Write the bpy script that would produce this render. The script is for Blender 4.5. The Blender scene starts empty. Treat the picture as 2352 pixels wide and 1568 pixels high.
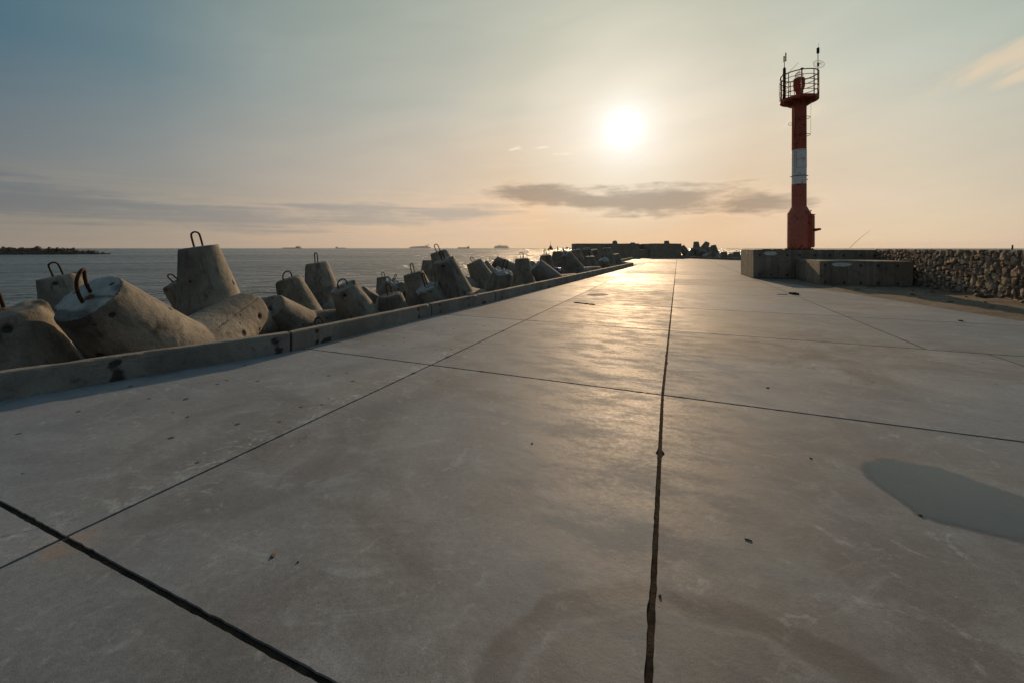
import bpy, bmesh, math, random
from mathutils import Vector, Matrix, noise as mnoise
random.seed(7)
R = math.radians
SC = bpy.context.scene
COL = SC.collection

# ------------------------------------------------------------------ camera
F, CU, HV, EYE = 925.0, 1176.0, 570.5, 1.6       # focal length / image centre / horizon of the photo (2352 px wide), eye height
cam_d = bpy.data.cameras.new('camera'); cam = bpy.data.objects.new('camera', cam_d); COL.objects.link(cam)
cam.location = (0, 0, EYE); cam.rotation_euler = (R(90), 0, 0)
cam_d.sensor_width = 36; cam_d.lens = 36 * F / 2352; cam_d.shift_y = -(784 - HV) / 2352
cam_d.clip_start = 0.05; cam_d.clip_end = 90000
SC.camera = cam

# ------------------------------------------------------------------ light
SUN_AZ, SUN_EL = 15.5, 16.0                        # degrees right of the view axis / above the horizon
sd = Vector((math.sin(R(SUN_AZ)) * math.cos(R(SUN_EL)), math.cos(R(SUN_AZ)) * math.cos(R(SUN_EL)), math.sin(R(SUN_EL))))
sl = bpy.data.lights.new('sun', 'SUN'); sl.energy = 3.0; sl.angle = R(0.6); sl.color = (1.0, 0.67, 0.385)
so = bpy.data.objects.new('sun', sl); COL.objects.link(so)
so.rotation_euler = (-sd).to_track_quat('-Z', 'Y').to_euler()
SC.view_settings.view_transform = 'Standard'; SC.view_settings.look = 'None'
SC.view_settings.gamma = 1; SC.view_settings.exposure = 0.05; SC.view_settings.use_curve_mapping = False
SC.cycles.max_bounces = 5; SC.cycles.diffuse_bounces = 3; SC.cycles.glossy_bounces = 3
SC.cycles.use_denoising = True

# ------------------------------------------------------------------ node helper
class NT:
    def __init__(s, tree): s.t = tree; s.n = tree.nodes; s.l = tree.links
    def put(s, sock, v):
        if isinstance(v, bpy.types.NodeSocket): s.l.new(v, sock)
        elif v is not None:
            if isinstance(v, (tuple, list)) and len(v) == 3 and sock.type == 'RGBA': v = (*v, 1)
            sock.default_value = v
    def m(s, op, a, b=None, c=None, clamp=False):
        n = s.n.new('ShaderNodeMath'); n.operation = op; n.use_clamp = clamp
        s.put(n.inputs[0], a); s.put(n.inputs[1], b); s.put(n.inputs[2], c); return n.outputs[0]
    def add(s, a, b): return s.m('ADD', a, b)
    def sub(s, a, b): return s.m('SUBTRACT', a, b)
    def mul(s, a, b): return s.m('MULTIPLY', a, b)
    def vm(s, op, a, b=None):
        n = s.n.new('ShaderNodeVectorMath'); n.operation = op; s.put(n.inputs[0], a); s.put(n.inputs[1], b)
        return n.outputs['Value'] if op in ('DOT_PRODUCT', 'LENGTH') else n.outputs[0]
    def vscale(s, a, k):
        n = s.n.new('ShaderNodeVectorMath'); n.operation = 'MULTIPLY'; s.put(n.inputs[0], a); n.inputs[1].default_value = k; return n.outputs[0]
    def xyz(s, x, y, z):
        n = s.n.new('ShaderNodeCombineXYZ'); s.put(n.inputs[0], x); s.put(n.inputs[1], y); s.put(n.inputs[2], z); return n.outputs[0]
    def sep(s, v):
        n = s.n.new('ShaderNodeSeparateXYZ'); s.put(n.inputs[0], v); return n.outputs
    def noise(s, vec, scale, detail=4, rough=.55, dist=0, dim='3D', col=False):
        n = s.n.new('ShaderNodeTexNoise'); n.noise_dimensions = dim
        s.put(n.inputs['Vector'], vec); n.inputs['Scale'].default_value = scale; n.inputs['Detail'].default_value = detail
        n.inputs['Roughness'].default_value = rough; n.inputs['Distortion'].default_value = dist
        return n.outputs['Color'] if col else n.outputs[0]
    def voro(s, vec, scale, feature='F1', out='Distance', rnd=1):
        n = s.n.new('ShaderNodeTexVoronoi'); n.feature = feature; s.put(n.inputs['Vector'], vec)
        n.inputs['Scale'].default_value = scale; n.inputs['Randomness'].default_value = rnd; return n.outputs[out]
    def ss(s, v, a, b, lo=0, hi=1):
        n = s.n.new('ShaderNodeMapRange'); n.interpolation_type = 'SMOOTHSTEP'
        s.put(n.inputs[0], v); n.inputs[1].default_value = a; n.inputs[2].default_value = b; n.inputs[3].default_value = lo; n.inputs[4].default_value = hi
        return n.outputs[0]
    def lin(s, v, a, b, lo=0, hi=1):
        n = s.n.new('ShaderNodeMapRange'); s.put(n.inputs[0], v)
        n.inputs[1].default_value = a; n.inputs[2].default_value = b; n.inputs[3].default_value = lo; n.inputs[4].default_value = hi; return n.outputs[0]
    def mix(s, f, a, b, op='MIX'):
        n = s.n.new('ShaderNodeMix'); n.data_type = 'RGBA'; n.blend_type = op; n.clamp_result = False
        s.put(n.inputs[0], f); s.put(n.inputs[6], a); s.put(n.inputs[7], b); return n.outputs[2]
    def ramp(s, v, stops, interp='EASE'):
        n = s.n.new('ShaderNodeValToRGB'); cr = n.color_ramp; cr.interpolation = interp; s.put(n.inputs[0], v)
        while len(cr.elements) < len(stops): cr.elements.new(.5)
        for e, (p, c) in zip(cr.elements, stops): e.position = p; e.color = (*c, 1)
        return n.outputs[0]
    def attr(s, name):
        n = s.n.new('ShaderNodeAttribute'); n.attribute_name = name; return n.outputs['Color']
    def obj(s):
        return s.n.new('ShaderNodeTexCoord').outputs['Object']
    def rnd(s): return s.n.new('ShaderNodeObjectInfo').outputs['Random']
    def bump(s, h, strength=.5, dist=.02, normal=None):
        n = s.n.new('ShaderNodeBump'); n.inputs['Strength'].default_value = strength; n.inputs['Distance'].default_value = dist
        s.put(n.inputs['Height'], h); s.put(n.inputs['Normal'], normal); return n.outputs[0]

def material(name):
    m = bpy.data.materials.new(name); m.use_nodes = True
    nt = NT(m.node_tree); bs = m.node_tree.nodes['Principled BSDF']
    return m, nt, bs

# ------------------------------------------------------------------ sky
w = bpy.data.worlds.new('World'); SC.world = w; w.use_nodes = True
W = NT(w.node_tree); bg = w.node_tree.nodes['Background']
D3 = w.node_tree.nodes.new('ShaderNodeTexCoord').outputs['Generated']
sx, sy, sz = W.sep(D3)
el = W.mul(W.m('ARCSINE', W.m('MAXIMUM', W.m('MINIMUM', sz, 1.0), -1.0)), 57.2958)
az = W.mul(W.m('ARCTAN2', sx, sy), 57.2958)
gam = W.mul(W.m('ARCCOSINE', W.m('MINIMUM', W.vm('DOT_PRODUCT', D3, tuple(sd)), 0.999999)), 57.2958)
g01 = W.m('DIVIDE', gam, 180.0)
def st(l): return [(a / 180, c) for a, c in l]
high = W.ramp(g01, st([(0, (3.4, 3.2, 2.9)), (1.0, (2.1, 1.95, 1.75)), (1.8, (1.25, 1.18, 1.08)), (2.9, (1.05, .985, .89)), (4.2, (.98, .895, .77)), (6.0, (.90, .80, .66)), (8.5, (.81, .72, .59)), (15, (.63, .575, .47)),
    (25, (.495, .475, .405)), (35, (.40, .41, .355)), (45, (.30, .335, .315)), (55, (.145, .215, .24)), (67, (.055, .130, .185)), (95, (.095, .128, .155)), (180, (.125, .130, .135))]), 'LINEAR')
low = W.ramp(g01, st([(0, (3.4, 3.2, 2.9)), (1.0, (2.1, 1.95, 1.75)), (1.8, (1.25, 1.18, 1.08)), (2.9, (1.05, .985, .89)), (4.2, (.98, .895, .77)), (6.0, (.91, .80, .63)), (10, (.85, .65, .43)), (16, (.84, .53, .285)),
    (25, (.72, .49, .325)), (35, (.63, .452, .33)), (46, (.505, .375, .285)), (58, (.35, .29, .235)), (75, (.21, .19, .17)), (110, (.17, .155, .15)), (180, (.16, .15, .15))]), 'LINEAR')
hf = W.m('POWER', W.lin(el, 0.0, 19.0), .8)
base = W.mix(hf, low, high)
# the physical sky carries a share of the light
nis = w.node_tree.nodes.new('ShaderNodeTexSky'); nis.sky_type = 'NISHITA'; nis.sun_disc = False
nis.sun_elevation = R(SUN_EL); nis.sun_rotation = R(SUN_AZ); nis.air_density = 1.0; nis.dust_density = 2.0; nis.ozone_density = 1.0
NIS_K = 0.10
nsc = W.mix(1.0, nis.outputs[0], (NIS_K, NIS_K, NIS_K), 'MULTIPLY')
base = W.mix(0.07, base, W.mix(1.0, nsc, (1.2, 1.05, .85), 'DARKEN'))
base = W.mix(1.0, base, W.mix(W.ss(el, 13, 31), (1, 1, 1), (.84, .92, .92)), 'MULTIPLY')
base = W.mix(1.0, base, W.mix(W.ss(az, 26, 48), (1, 1, 1), (1.14, 1.20, 1.18)), 'MULTIPLY')
# streaky high veil
dv = W.xyz(W.mul(az, .045), W.mul(W.sub(el, W.mul(az, .12)), .22), 0.0)
veil = W.noise(dv, 1.0, 5, .55, .6)
base = W.mix(1.0, base, W.mix(W.ss(veil, .3, .75), (.965, .965, .965), (1.04, 1.03, 1.02)), 'MULTIPLY')
# cloud bands: masks in azimuth / elevation broken up by noise
def ell(a0, e0, aw, ew, tilt=0.0):
    da = W.m('DIVIDE', W.sub(az, a0), aw)
    de = W.m('DIVIDE', W.sub(W.sub(el, e0), W.mul(W.sub(az, a0), tilt)), ew)
    return W.m('SUBTRACT', 1.0, W.m('SQRT', W.add(W.mul(da, da), W.mul(de, de))))
cv = W.xyz(W.mul(az, .16), W.mul(el, .62), 3.7)
cn = W.noise(cv, 1.0, 7, .60, .5)
cn2 = W.noise(W.xyz(W.mul(az, .5), W.mul(el, 1.4), 1.3), 1.0, 6, .62, .3)
cn3 = W.noise(W.xyz(W.mul(az, .055), W.mul(el, .45), 8.8), 1.0, 3, .5, .8)
nb = W.add(W.add(W.mul(W.sub(cn, .5), 2.2), W.mul(W.sub(cn2, .5), 1.5)), W.mul(W.sub(cn3, .5), 1.6))
def mx(*a):
    r = a[0]
    for b in a[1:]: r = W.m('MAXIMUM', r, b)
    return r
bandn = W.noise(W.xyz(W.mul(az, .045), W.mul(W.sub(el, W.mul(az, .012)), 1.5), 2.2), 1.0, 4, .55, .5)
bankR = mx(ell(20.5, 6.4, 15, 2.6, -.03), ell(4.0, 7.5, 8, 1.9, -.05), ell(31, 5.5, 7, 1.7, -.02), ell(11, 6.6, 6, 1.5, -.05))
bankL = mx(ell(-52, 4.7, 17, 2.6, -.06), ell(-34, 3.7, 15, 2.0, -.02), ell(-20, 4.4, 15, 2.2, .02), ell(-7, 4.9, 11, 1.8, .04))
mR = W.ss(W.add(W.add(bankR, W.mul(nb, .50)), W.mul(W.sub(bandn, .5), .7)), -.10, .66)
lv = W.add(W.add(bankL, W.mul(nb, .42)), W.mul(W.sub(bandn, .5), 2.1))
mL = W.ss(lv, .0, .85)
rimL = W.mul(W.ss(lv, -.45, .05), W.ss(lv, .55, .1))
rimR = W.mul(W.ss(W.add(W.add(bankR, W.mul(nb, .50)), .16), -.04, .25), W.sub(1.0, mR))
shadeR = W.mix(W.ss(gam, 6, 30), (.54, .53, .55), (.57, .59, .63))
base = W.mix(W.mul(rimR, .5), base, W.mix(1.0, base, (1.12, 1.10, 1.08), 'MULTIPLY'))
base = W.mix(mR, base, W.mix(1.0, base, shadeR, 'MULTIPLY'))
base = W.mix(W.mul(rimL, .6), base, W.mix(1.0, base, (1.13, 1.06, 1.0), 'MULTIPLY'))
base = W.mix(mL, base, W.mix(1.0, base, (.74, .80, .88), 'MULTIPLY'))
# sunlit puffs over the left bank, small bright wisps, warm cirrus upper right
puff = W.ss(W.add(mx(ell(-18, 6.6, 5, .9), ell(-40, 5.9, 5, .8), ell(-11, 6.3, 4, .7)), W.mul(W.sub(cn2, .5), 3.0)), .55, 1.25)
base = W.mix(W.mul(puff, .55), base, W.mix(1.0, base, (1.17, 1.10, 1.02), 'MULTIPLY'))
wn = W.noise(W.xyz(W.mul(az, .9), W.mul(el, 2.6), 9.1), 1.0, 4, .6, .4)
wisp = W.ss(W.add(mx(ell(.6, 13.9, 1.5, .42, .1), ell(4.3, 14.0, 1.6, .25, .1), ell(7.6, 13.1, 2.6, .34, .01)), W.mul(W.sub(wn, .5), 1.7)), .25, .8)
base = W.mix(W.mul(wisp, .75), base, (.96, .82, .66))
un = W.noise(W.xyz(W.mul(W.sub(az, W.mul(el, .9)), .22), W.mul(W.sub(el, W.mul(az, .34)), .50), 5.0), 1.0, 6, .6, .5)
cir = W.ss(W.add(mx(ell(50.6, 16.6, 4.8, 2.0, .28), ell(52.5, 15.2, 3, .7, .3)), W.mul(W.sub(un, .5), 2.2)), .02, .85)
cir2 = W.ss(W.add(ell(36, 15.0, 4, 1.6, .3), W.mul(W.sub(un, .5), 1.6)), .3, 1.1)
base = W.mix(W.mul(cir, .62), base, (.80, .62, .43))
base = W.mix(W.mul(cir2, .4), base, (.88, .73, .55))
# below the horizon: dull sea tone (never seen, only keeps the light honest)
base = W.mix(W.ss(el, -3.0, -.4), (.10, .10, .10), base)
W.l.new(base, bg.inputs[0]); bg.inputs[1].default_value = 1.0
w.cycles.sampling_method = 'MANUAL'; w.cycles.sample_map_resolution = 2048

# ------------------------------------------------------------------ mesh helpers
def at(u, v, D): return Vector(((u - CU) / F * D, D, EYE - (v - HV) / F * D))      # photo pixel at depth D
def gnd(u, v, z=0.0): return at(u, v, F * (EYE - z) / (v - HV))                    # photo pixel on the level z
def link(name, me, mats=None, parent=None, smooth=False):
    o = bpy.data.objects.new(name, me); COL.objects.link(o)
    for m in (mats if isinstance(mats, (list, tuple)) else [mats] if mats else []): me.materials.append(m)
    if parent: o.parent = parent
    if smooth: me.polygons.foreach_set('use_smooth', [True] * len(me.polygons))
    return o
def bobj(name, bm, mats=None, parent=None, smooth=False):
    me = bpy.data.meshes.new(name); bm.normal_update(); bm.to_mesh(me); bm.free()
    return link(name, me, mats, parent, smooth)
def tag(o, label=None, cat=None, group=None, kind=None):
    if label: o['label'] = label
    if cat: o['category'] = cat
    if group: o['group'] = group
    if kind: o['kind'] = kind
    return o
def empty(name, loc=(0, 0, 0), rz=0):
    o = bpy.data.objects.new(name, None); COL.objects.link(o); o.location = loc; o.rotation_euler = (0, 0, rz); o.empty_display_size = .2; return o
def copy_tree(o, parent=None):
    c = o.copy(); COL.objects.link(c)
    if parent: c.parent = parent
    for ch in list(o.children): copy_tree(ch, c)
    return c
def box(bm, x0, x1, y0, y1, z0, z1, mi=0):
    vs = [bm.verts.new((x, y, z)) for z in (z0, z1) for (x, y) in ((x0, y0), (x1, y0), (x1, y1), (x0, y1))]
    for f in ((3, 2, 1, 0), (4, 5, 6, 7), (0, 1, 5, 4), (1, 2, 6, 5), (2, 3, 7, 6), (3, 0, 4, 7)):
        bm.faces.new([vs[i] for i in f]).material_index = mi
def tube(bm, pts, r, n=8, closed=False, mi=0, cap=True):
    pts = [Vector(p) for p in pts]; N = len(pts); rings = []
    up = None
    for i, p in enumerate(pts):
        a = pts[(i - 1) % N] if (closed or i > 0) else p; b = pts[(i + 1) % N] if (closed or i < N - 1) else p
        d = (b - a).normalized()
        if up is None: up = d.orthogonal().normalized()
        up = (up - d * up.dot(d)); up = up.normalized() if up.length > 1e-6 else d.orthogonal().normalized()
        sdv = d.cross(up); rr = r[i] if isinstance(r, (list, tuple)) else r
        rings.append([bm.verts.new(p + (up * math.cos(2 * math.pi * k / n) + sdv * math.sin(2 * math.pi * k / n)) * rr) for k in range(n)])
    for i in range(N if closed else N - 1):
        A, B = rings[i], rings[(i + 1) % N]
        for k in range(n):
            f = bm.faces.new((A[k], A[(k + 1) % n], B[(k + 1) % n], B[k])); f.material_index = mi; f.smooth = True
    if cap and not closed:
        bm.faces.new(rings[0][::-1]).material_index = mi; bm.faces.new(rings[-1]).material_index = mi
def lathe(bm, prof, n=40, cx=0, cy=0, mi=0, smooth=True, a0=0, a1=2 * math.pi):
    full = abs(a1 - a0 - 2 * math.pi) < 1e-6; cnt = n if full else n + 1
    rings = [[bm.verts.new((cx + r * math.cos(a0 + (a1 - a0) * k / n), cy + r * math.sin(a0 + (a1 - a0) * k / n), z)) for k in range(cnt)] for r, z in prof]
    for j in range(len(prof) - 1):
        m_ = mi[j] if isinstance(mi, (list, tuple)) else mi
        for k in range(n):
            k2 = (k + 1) % cnt
            f = bm.faces.new((rings[j][k], rings[j][k2], rings[j + 1][k2], rings[j + 1][k])); f.material_index = m_; f.smooth = smooth
    return rings
def prism(bm, pts, z0, z1, mi=0):
    lo = [bm.verts.new((p[0], p[1], z0)) for p in pts]; hi = [bm.verts.new((p[0], p[1], z1)) for p in pts]; n = len(pts)
    f1 = bm.faces.new(hi); f1.material_index = mi; f2 = bm.faces.new(lo[::-1]); f2.material_index = mi
    for i in range(n): bm.faces.new((lo[i], lo[(i + 1) % n], hi[(i + 1) % n], hi[i])).material_index = mi
def circ(c, r, n, a0=0, a1=360, ax=(1, 0, 0), ay=(0, 1, 0)):
    c = Vector(c); ax = Vector(ax); ay = Vector(ay)
    return [c + ax * r * math.cos(R(a0 + (a1 - a0) * k / n)) + ay * r * math.sin(R(a0 + (a1 - a0) * k / n)) for k in range(n + (0 if a1 - a0 == 360 else 1))]
def N3(p, s=1.0): return mnoise.noise(Vector(p) * s)

# ------------------------------------------------------------------ materials
PIER_AZ = 22.4
LV = Vector((math.sin(R(PIER_AZ)), math.cos(R(PIER_AZ)), 0)); RV = Vector((math.cos(R(PIER_AZ)), -math.sin(R(PIER_AZ)), 0))
P0 = Vector((-.697 * EYE, 3.464 * EYE, 0))                      # crossing of two joints: origin of the slab grid (s along the pier, t to the right)
def ST(s, t, z=0.0): return P0 + LV * s + RV * t + Vector((0, 0, z))
def toST(p): d = Vector((p[0], p[1], 0)) - P0; return d.dot(LV), d.dot(RV)

def mat_pavement():
    m, n, b = material('pavement_concrete')
    P = n.obj()
    s = n.sub(n.vm('DOT_PRODUCT', P, tuple(LV)), P0.dot(LV)); t = n.sub(n.vm('DOT_PRODUCT', P, tuple(RV)), P0.dot(RV))
    slab = n.sep(n.attr('slab'))                                  # per-slab tone
    big = n.noise(P, .55, 5, .58, .8); mid = n.noise(P, 2.3, 7, .66, .35); fine = n.noise(P, 26, 5, .7); grit = n.noise(P, 170, 2, .6)
    wide = n.noise(n.vscale(P, (1, 1, 1)), .21, 3, .5, .3)
    c = n.mix(n.ss(big, .30, .70), (.118, .099, .085), (.196, .174, .153))
    c = n.mix(n.mul(n.ss(mid, .46, .70), .60), c, (.225, .210, .190))
    spk = n.voro(P, 140, out='Color'); sp = n.sep(spk)[0]; spz = n.ss(n.noise(P, 1.7, 4, .6), .40, .65)
    c = n.mix(n.mul(n.mul(n.ss(sp, .90, .99), .34), spz), c, (.05, .045, .042)); c = n.mix(n.mul(n.mul(n.ss(sp, .05, .01), .35), spz), c, (.30, .285, .26))
    tro = n.noise(n.vm('ADD', n.vscale(P, (.9, 5.5, 1)), n.vscale(n.noise(P, .7, 2, .5, col=True), (2.5, 9, 0))), 1.0, 5, .65)
    c = n.mix(n.mul(n.ss(tro, .56, .68), .32), c, (.27, .255, .235))
    stv = n.xyz(n.mul(s, 1.5), n.mul(t, .62), 0.0)
    c = n.mix(n.mul(n.ss(n.noise(stv, 1.0, 8, .70, .35), .51, .66), .55), c, (.098, .081, .068))
    c = n.mix(n.mul(n.ss(wide, .32, .62), .55), c, (.128, .140, .150))  # bluish patches put reflected sky into the slab colour
    c = n.mix(1, c, n.mix(n.ss(fine, .25, .75), (.86, .86, .86), (1.12, 1.12, 1.12)), 'MULTIPLY')
    c = n.mix(1, c, n.mix(n.ss(grit, .3, .7), (.84, .84, .84), (1.14, 1.14, 1.14)), 'MULTIPLY')
    c = n.mix(1, c, n.mix(slab[0], (.90, .89, .88), (1.09, 1.09, 1.10)), 'MULTIPLY')
    # lime bloom and scaling along the left joint, pits in the left lane
    ln = n.noise(P, 5.5, 7, .72, 1.0); ln2 = n.noise(P, 22, 4, .7)
    band = n.mul(n.ss(t, -1.15, -.12), n.ss(t, .03, -.03)); 
    lime = n.mul(n.ss(n.add(n.add(n.mul(ln, .75), n.mul(ln2, .35)), n.mul(n.ss(t, -.6, -.05), .07)), .61, .74), n.mul(band, n.mul(n.ss(s, -5, -2.6), n.ss(s, 3.4, 0))))
    c = n.mix(n.mul(n.mul(lime, .62), n.ss(fine, .2, .6)), c, (.36, .335, .29))
    oth = n.ss(n.add(n.mul(n.noise(P, 3.1, 7, .75, 1.5), .8), n.mul(ln2, .25)), .57, .69)
    c = n.mix(n.mul(oth, .50), c, (.29, .275, .25))
    vd = n.voro(P, 5.2); vcol = n.sep(n.voro(P, 5.2, out='Color'))
    wob = n.mul(n.sub(ln2, .5), .10)
    rad = n.mul(n.ss(vcol[0], .45, 1.0), .13)
    pit = n.mul(n.ss(n.add(n.sub(vd, rad), wob), .02, -.01), n.ss(t, .15, -.12))
    vd2 = n.voro(P, 2.1); vc2 = n.sep(n.voro(P, 2.1, out='Color'))
    pit2 = n.mul(n.ss(n.add(n.sub(vd2, n.mul(n.ss(vc2[0], .62, 1.0), .042)), n.mul(wob, .4)), .006, -.004), 1.0)
    pits = n.m('MAXIMUM', pit, pit2, clamp=True)
    c = n.mix(n.mul(pits, .9), c, (.022, .022, .026))
    # hairline cracks
    cr = n.voro(n.vm('ADD', P, n.vscale(n.noise(P, 1.7, 4, .6, col=True), (.9, .9, .9))), .62, 'DISTANCE_TO_EDGE')
    crm = n.mul(n.ss(cr, .006, .0015), n.ss(n.noise(P, .8, 3), .52, .60))
    c = n.mix(n.mul(crm, .75), c, (.07, .06, .055))
    # old puddle marks: rings of brown silt at the foot of the picture, by the drain line and out along the lane
    def ring(cx, cy, rx, ry, rot, k, a=.70, seed=0.0):
        d = n.vm('SUBTRACT', P, (cx, cy, 0)); q = n.vm('ADD', d, n.vscale(n.noise(n.vm('ADD', P, (seed, seed, 0)), 1.6, 4, .55, col=True), (.42, .42, 0))); q = n.vm('SUBTRACT', q, (.21, .21, 0))
        X = n.vm('DOT_PRODUCT', q, (math.cos(rot) / rx, math.sin(rot) / rx, 0)); Y = n.vm('DOT_PRODUCT', q, (-math.sin(rot) / ry, math.cos(rot) / ry, 0))
        r = n.m('SQRT', n.add(n.mul(X, X), n.mul(Y, Y)))
        inner = n.mul(n.ss(r, 1.0, .93), n.ss(r, a, 1.0, .35, 1.0)); line = n.mul(n.ss(r, a - .05, a), n.ss(r, a + .04, a))
        return n.mul(inner, k), n.mul(line, k)
    for (cx, cy, rx, ry, rot, k, a, sd_) in ((.62, 1.36, .80, .62, -.1, .85, .74, 0), (-.2, 7.3, .9, .55, .3, .55, .7, 3), (3.1, 6.6, 1.8, .8, -.3, .55, .75, 5), (4.2, 10.5, 1.6, 1.6, 0, .45, .7, 7), (-2.2, 3.3, .8, 1.1, .6, .35, .7, 9)):
        inn, lne = ring(cx, cy, rx, ry, rot, k, a, sd_)
        c = n.mix(n.mul(inn, .60), c, (.062, .050, .042)); c = n.mix(n.mul(lne, .22), c, (.26, .245, .225))
    # rust near the crossing of the joints
    rs = n.mul(n.ss(n.vm('LENGTH', n.vm('SUBTRACT', P, (-2.40, 2.20, 0))), .22, .02), n.ss(ln, .35, .65))
    c = n.mix(n.mul(rs, .6), c, (.25, .13, .06))
    c = n.mix(1, c, (1.31, 1.53, 1.83), 'MULTIPLY')
    n.l.new(c, b.inputs['Base Color'])
    ro = n.add(.57, n.mul(n.ss(big, .25, .75), .09)); ro = n.add(ro, n.mul(n.ss(n.noise(stv, 2.4, 9, .74, .25), .42, .62), .12)); ro = n.add(ro, n.mul(n.sub(fine, .5), .30)); ro = n.add(ro, n.mul(pits, .3))
    ro = n.add(ro, n.mul(n.sub(slab[1], .5), .12))
    n.l.new(n.m('MINIMUM', n.m('MAXIMUM', ro, .22), .9), b.inputs['Roughness'])
    b.inputs['Specular IOR Level'].default_value = .17
    gr2 = n.noise(P, 62, 3, .7); h = n.add(n.mul(fine, .40), n.add(n.mul(grit, .12), n.mul(gr2, .20))); h = n.add(h, n.mul(mid, .35)); h = n.sub(h, n.mul(pits, 1.2)); h = n.add(h, n.mul(lime, .25))
    bm_ = n.bump(h, .25, .012)
    bm_ = n.bump(n.noise(P, .9, 3, .5), .08, .03, bm_)
    n.l.new(bm_, b.inputs['Normal'])
    return m

def mat_concrete(name, lo, hi, dark=(.07, .06, .05), streak=0.0, wear=None, rough=.82, spec=.3, scale=1.0, perobj=True, bump=.5, board=0.0):
    m, n, b = material(name); P = n.obj()
    if perobj:
        P2 = n.vm('ADD', P, n.vscale(n.xyz(n.rnd(), n.rnd(), n.rnd()), (37, 23, 51)))
    else: P2 = P
    big = n.noise(P2, 1.1 * scale, 5, .6, .6); mid = n.noise(P2, 5 * scale, 6, .65, .4); fine = n.noise(P2, 42 * scale, 4, .65)
    c = n.mix(n.ss(big, .28, .72), lo, hi)
    c = n.mix(n.mul(n.ss(mid, .52, .74), .7), c, dark)
    c = n.mix(1, c, n.mix(n.ss(fine, .25, .75), (.80, .80, .80), (1.16, 1.16, 1.16)), 'MULTIPLY')
    h = n.add(n.mul(mid, .8), n.mul(fine, .3))
    if streak:
        px, py, pz = n.sep(P2)
        sv = n.noise(n.xyz(n.mul(px, 7), n.mul(py, 7), n.mul(pz, .7)), 1.0, 4, .65)
        c = n.mix(n.mul(n.ss(sv, .5, .72), streak), c, dark)
    if board:
        px, py, pz = n.sep(n.obj())
        bd = n.voro(n.xyz(n.mul(px, 1), n.mul(py, 1), 0), 6.0, out='Color', rnd=.8); bv = n.sep(bd)[0]
        c = n.mix(n.mul(n.ss(bv, .3, .9), board), c, n.mix(1, c, (.62, .60, .58), 'MULTIPLY')); h = n.add(h, n.mul(bv, .8))
    if wear:
        wr = n.sep(n.attr(wear))                                    # r: pits and dark stains, g: pale lime, plus sky light on the hero tips, b: rust
        brk = n.noise(P2, 30, 5, .7)
        c = n.mix(n.mul(n.ss(n.add(wr[1], n.mul(n.sub(brk, .5), .8)), .25, .75), .85), c, n.mix(n.ss(mid, .35, .65), (.30, .33, .35), (.46, .48, .48)))
        c = n.mix(n.ss(n.add(wr[2], n.mul(n.sub(brk, .5), .7)), .25, .85), c, (.11, .045, .022))
        c = n.mix(n.mul(n.ss(n.add(wr[0], n.mul(n.sub(brk, .5), .5)), .2, .8), .88), c, (.022, .019, .017))
        h = n.sub(h, n.mul(wr[0], .6))
    n.l.new(c, b.inputs['Base Color']); b.inputs['Roughness'].default_value = rough; b.inputs['Specular IOR Level'].default_value = spec
    n.l.new(n.bump(h, bump, .025), b.inputs['Normal'])
    return m

def mat_simple(name, col, rough=.6, metal=0.0, var=.25, rust=0.0, scale=6, spec=.5, bump=.15, rustcol=(.10, .035, .015)):
    m, n, b = material(name); P = n.obj()
    a = n.noise(P, scale, 5, .62, .4); f = n.noise(P, scale * 7, 4, .65)
    c = n.mix(n.ss(a, .25, .75), tuple(x * (1 - var) for x in col), tuple(min(1, x * (1 + var)) for x in col))
    if rust: c = n.mix(n.ss(n.add(n.mul(a, .6), n.mul(f, .5)), .62 - .12 * rust, .70 - .08 * rust), c, rustcol)
    n.l.new(c, b.inputs['Base Color']); b.inputs['Roughness'].default_value = rough; b.inputs['Metallic'].default_value = metal
    b.inputs['Specular IOR Level'].default_value = spec
    n.l.new(n.bump(n.add(a, n.mul(f, .5)), bump, .02), b.inputs['Normal'])
    return m

def mat_sea():
    m, n, b = material('sea_water'); P = n.obj()
    q = n.vm('ADD', P, n.vscale(n.noise(P, .05, 2, .5, col=True), (4, 4, 0)))
    # swell fronts lie almost square to the view, chop on top
    rot = n.xyz(n.vm('DOT_PRODUCT', q, (.94, .17, 0)), n.vm('DOT_PRODUCT', q, (-.34, .94, 0)), 0.0)
    sw = n.noise(n.vscale(rot, (.030, .085, 1)), 1.0, 3, .5, .3)
    ch = n.noise(n.vscale(rot, (.16, .42, 1)), 1.0, 6, .66, .6)
    ch2 = n.noise(n.vscale(rot, (.34, .24, 1)), 1.0, 3, .6, .8)
    rp = n.noise(n.vscale(rot, (1.6, 3.2, 1)), 1.0, 4, .6)
    bandn = n.noise(n.vscale(rot, (.0022, .016, 1)), 1.0, 4, .55, .4)
    h = n.add(n.mul(sw, .7), n.add(n.mul(ch, .40), n.add(n.mul(ch2, .85), n.mul(rp, .05))))
    calm = n.ss(bandn, .38, .64)
    nrm = n.n.new('ShaderNodeBump'); nrm.inputs['Distance'].default_value = 3.2
    n.l.new(n.lin(calm, 0, 1, .6, 1.0), nrm.inputs['Strength']); n.l.new(h, nrm.inputs['Height'])
    n.l.new(nrm.outputs[0], b.inputs['Normal'])
    b.inputs['Base Color'].default_value = (.032, .066, .086, 1)
    n.l.new(n.lin(calm, 0, 1, .20, .30), b.inputs['Roughness']); b.inputs['IOR'].default_value = 1.333
    return m

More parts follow.
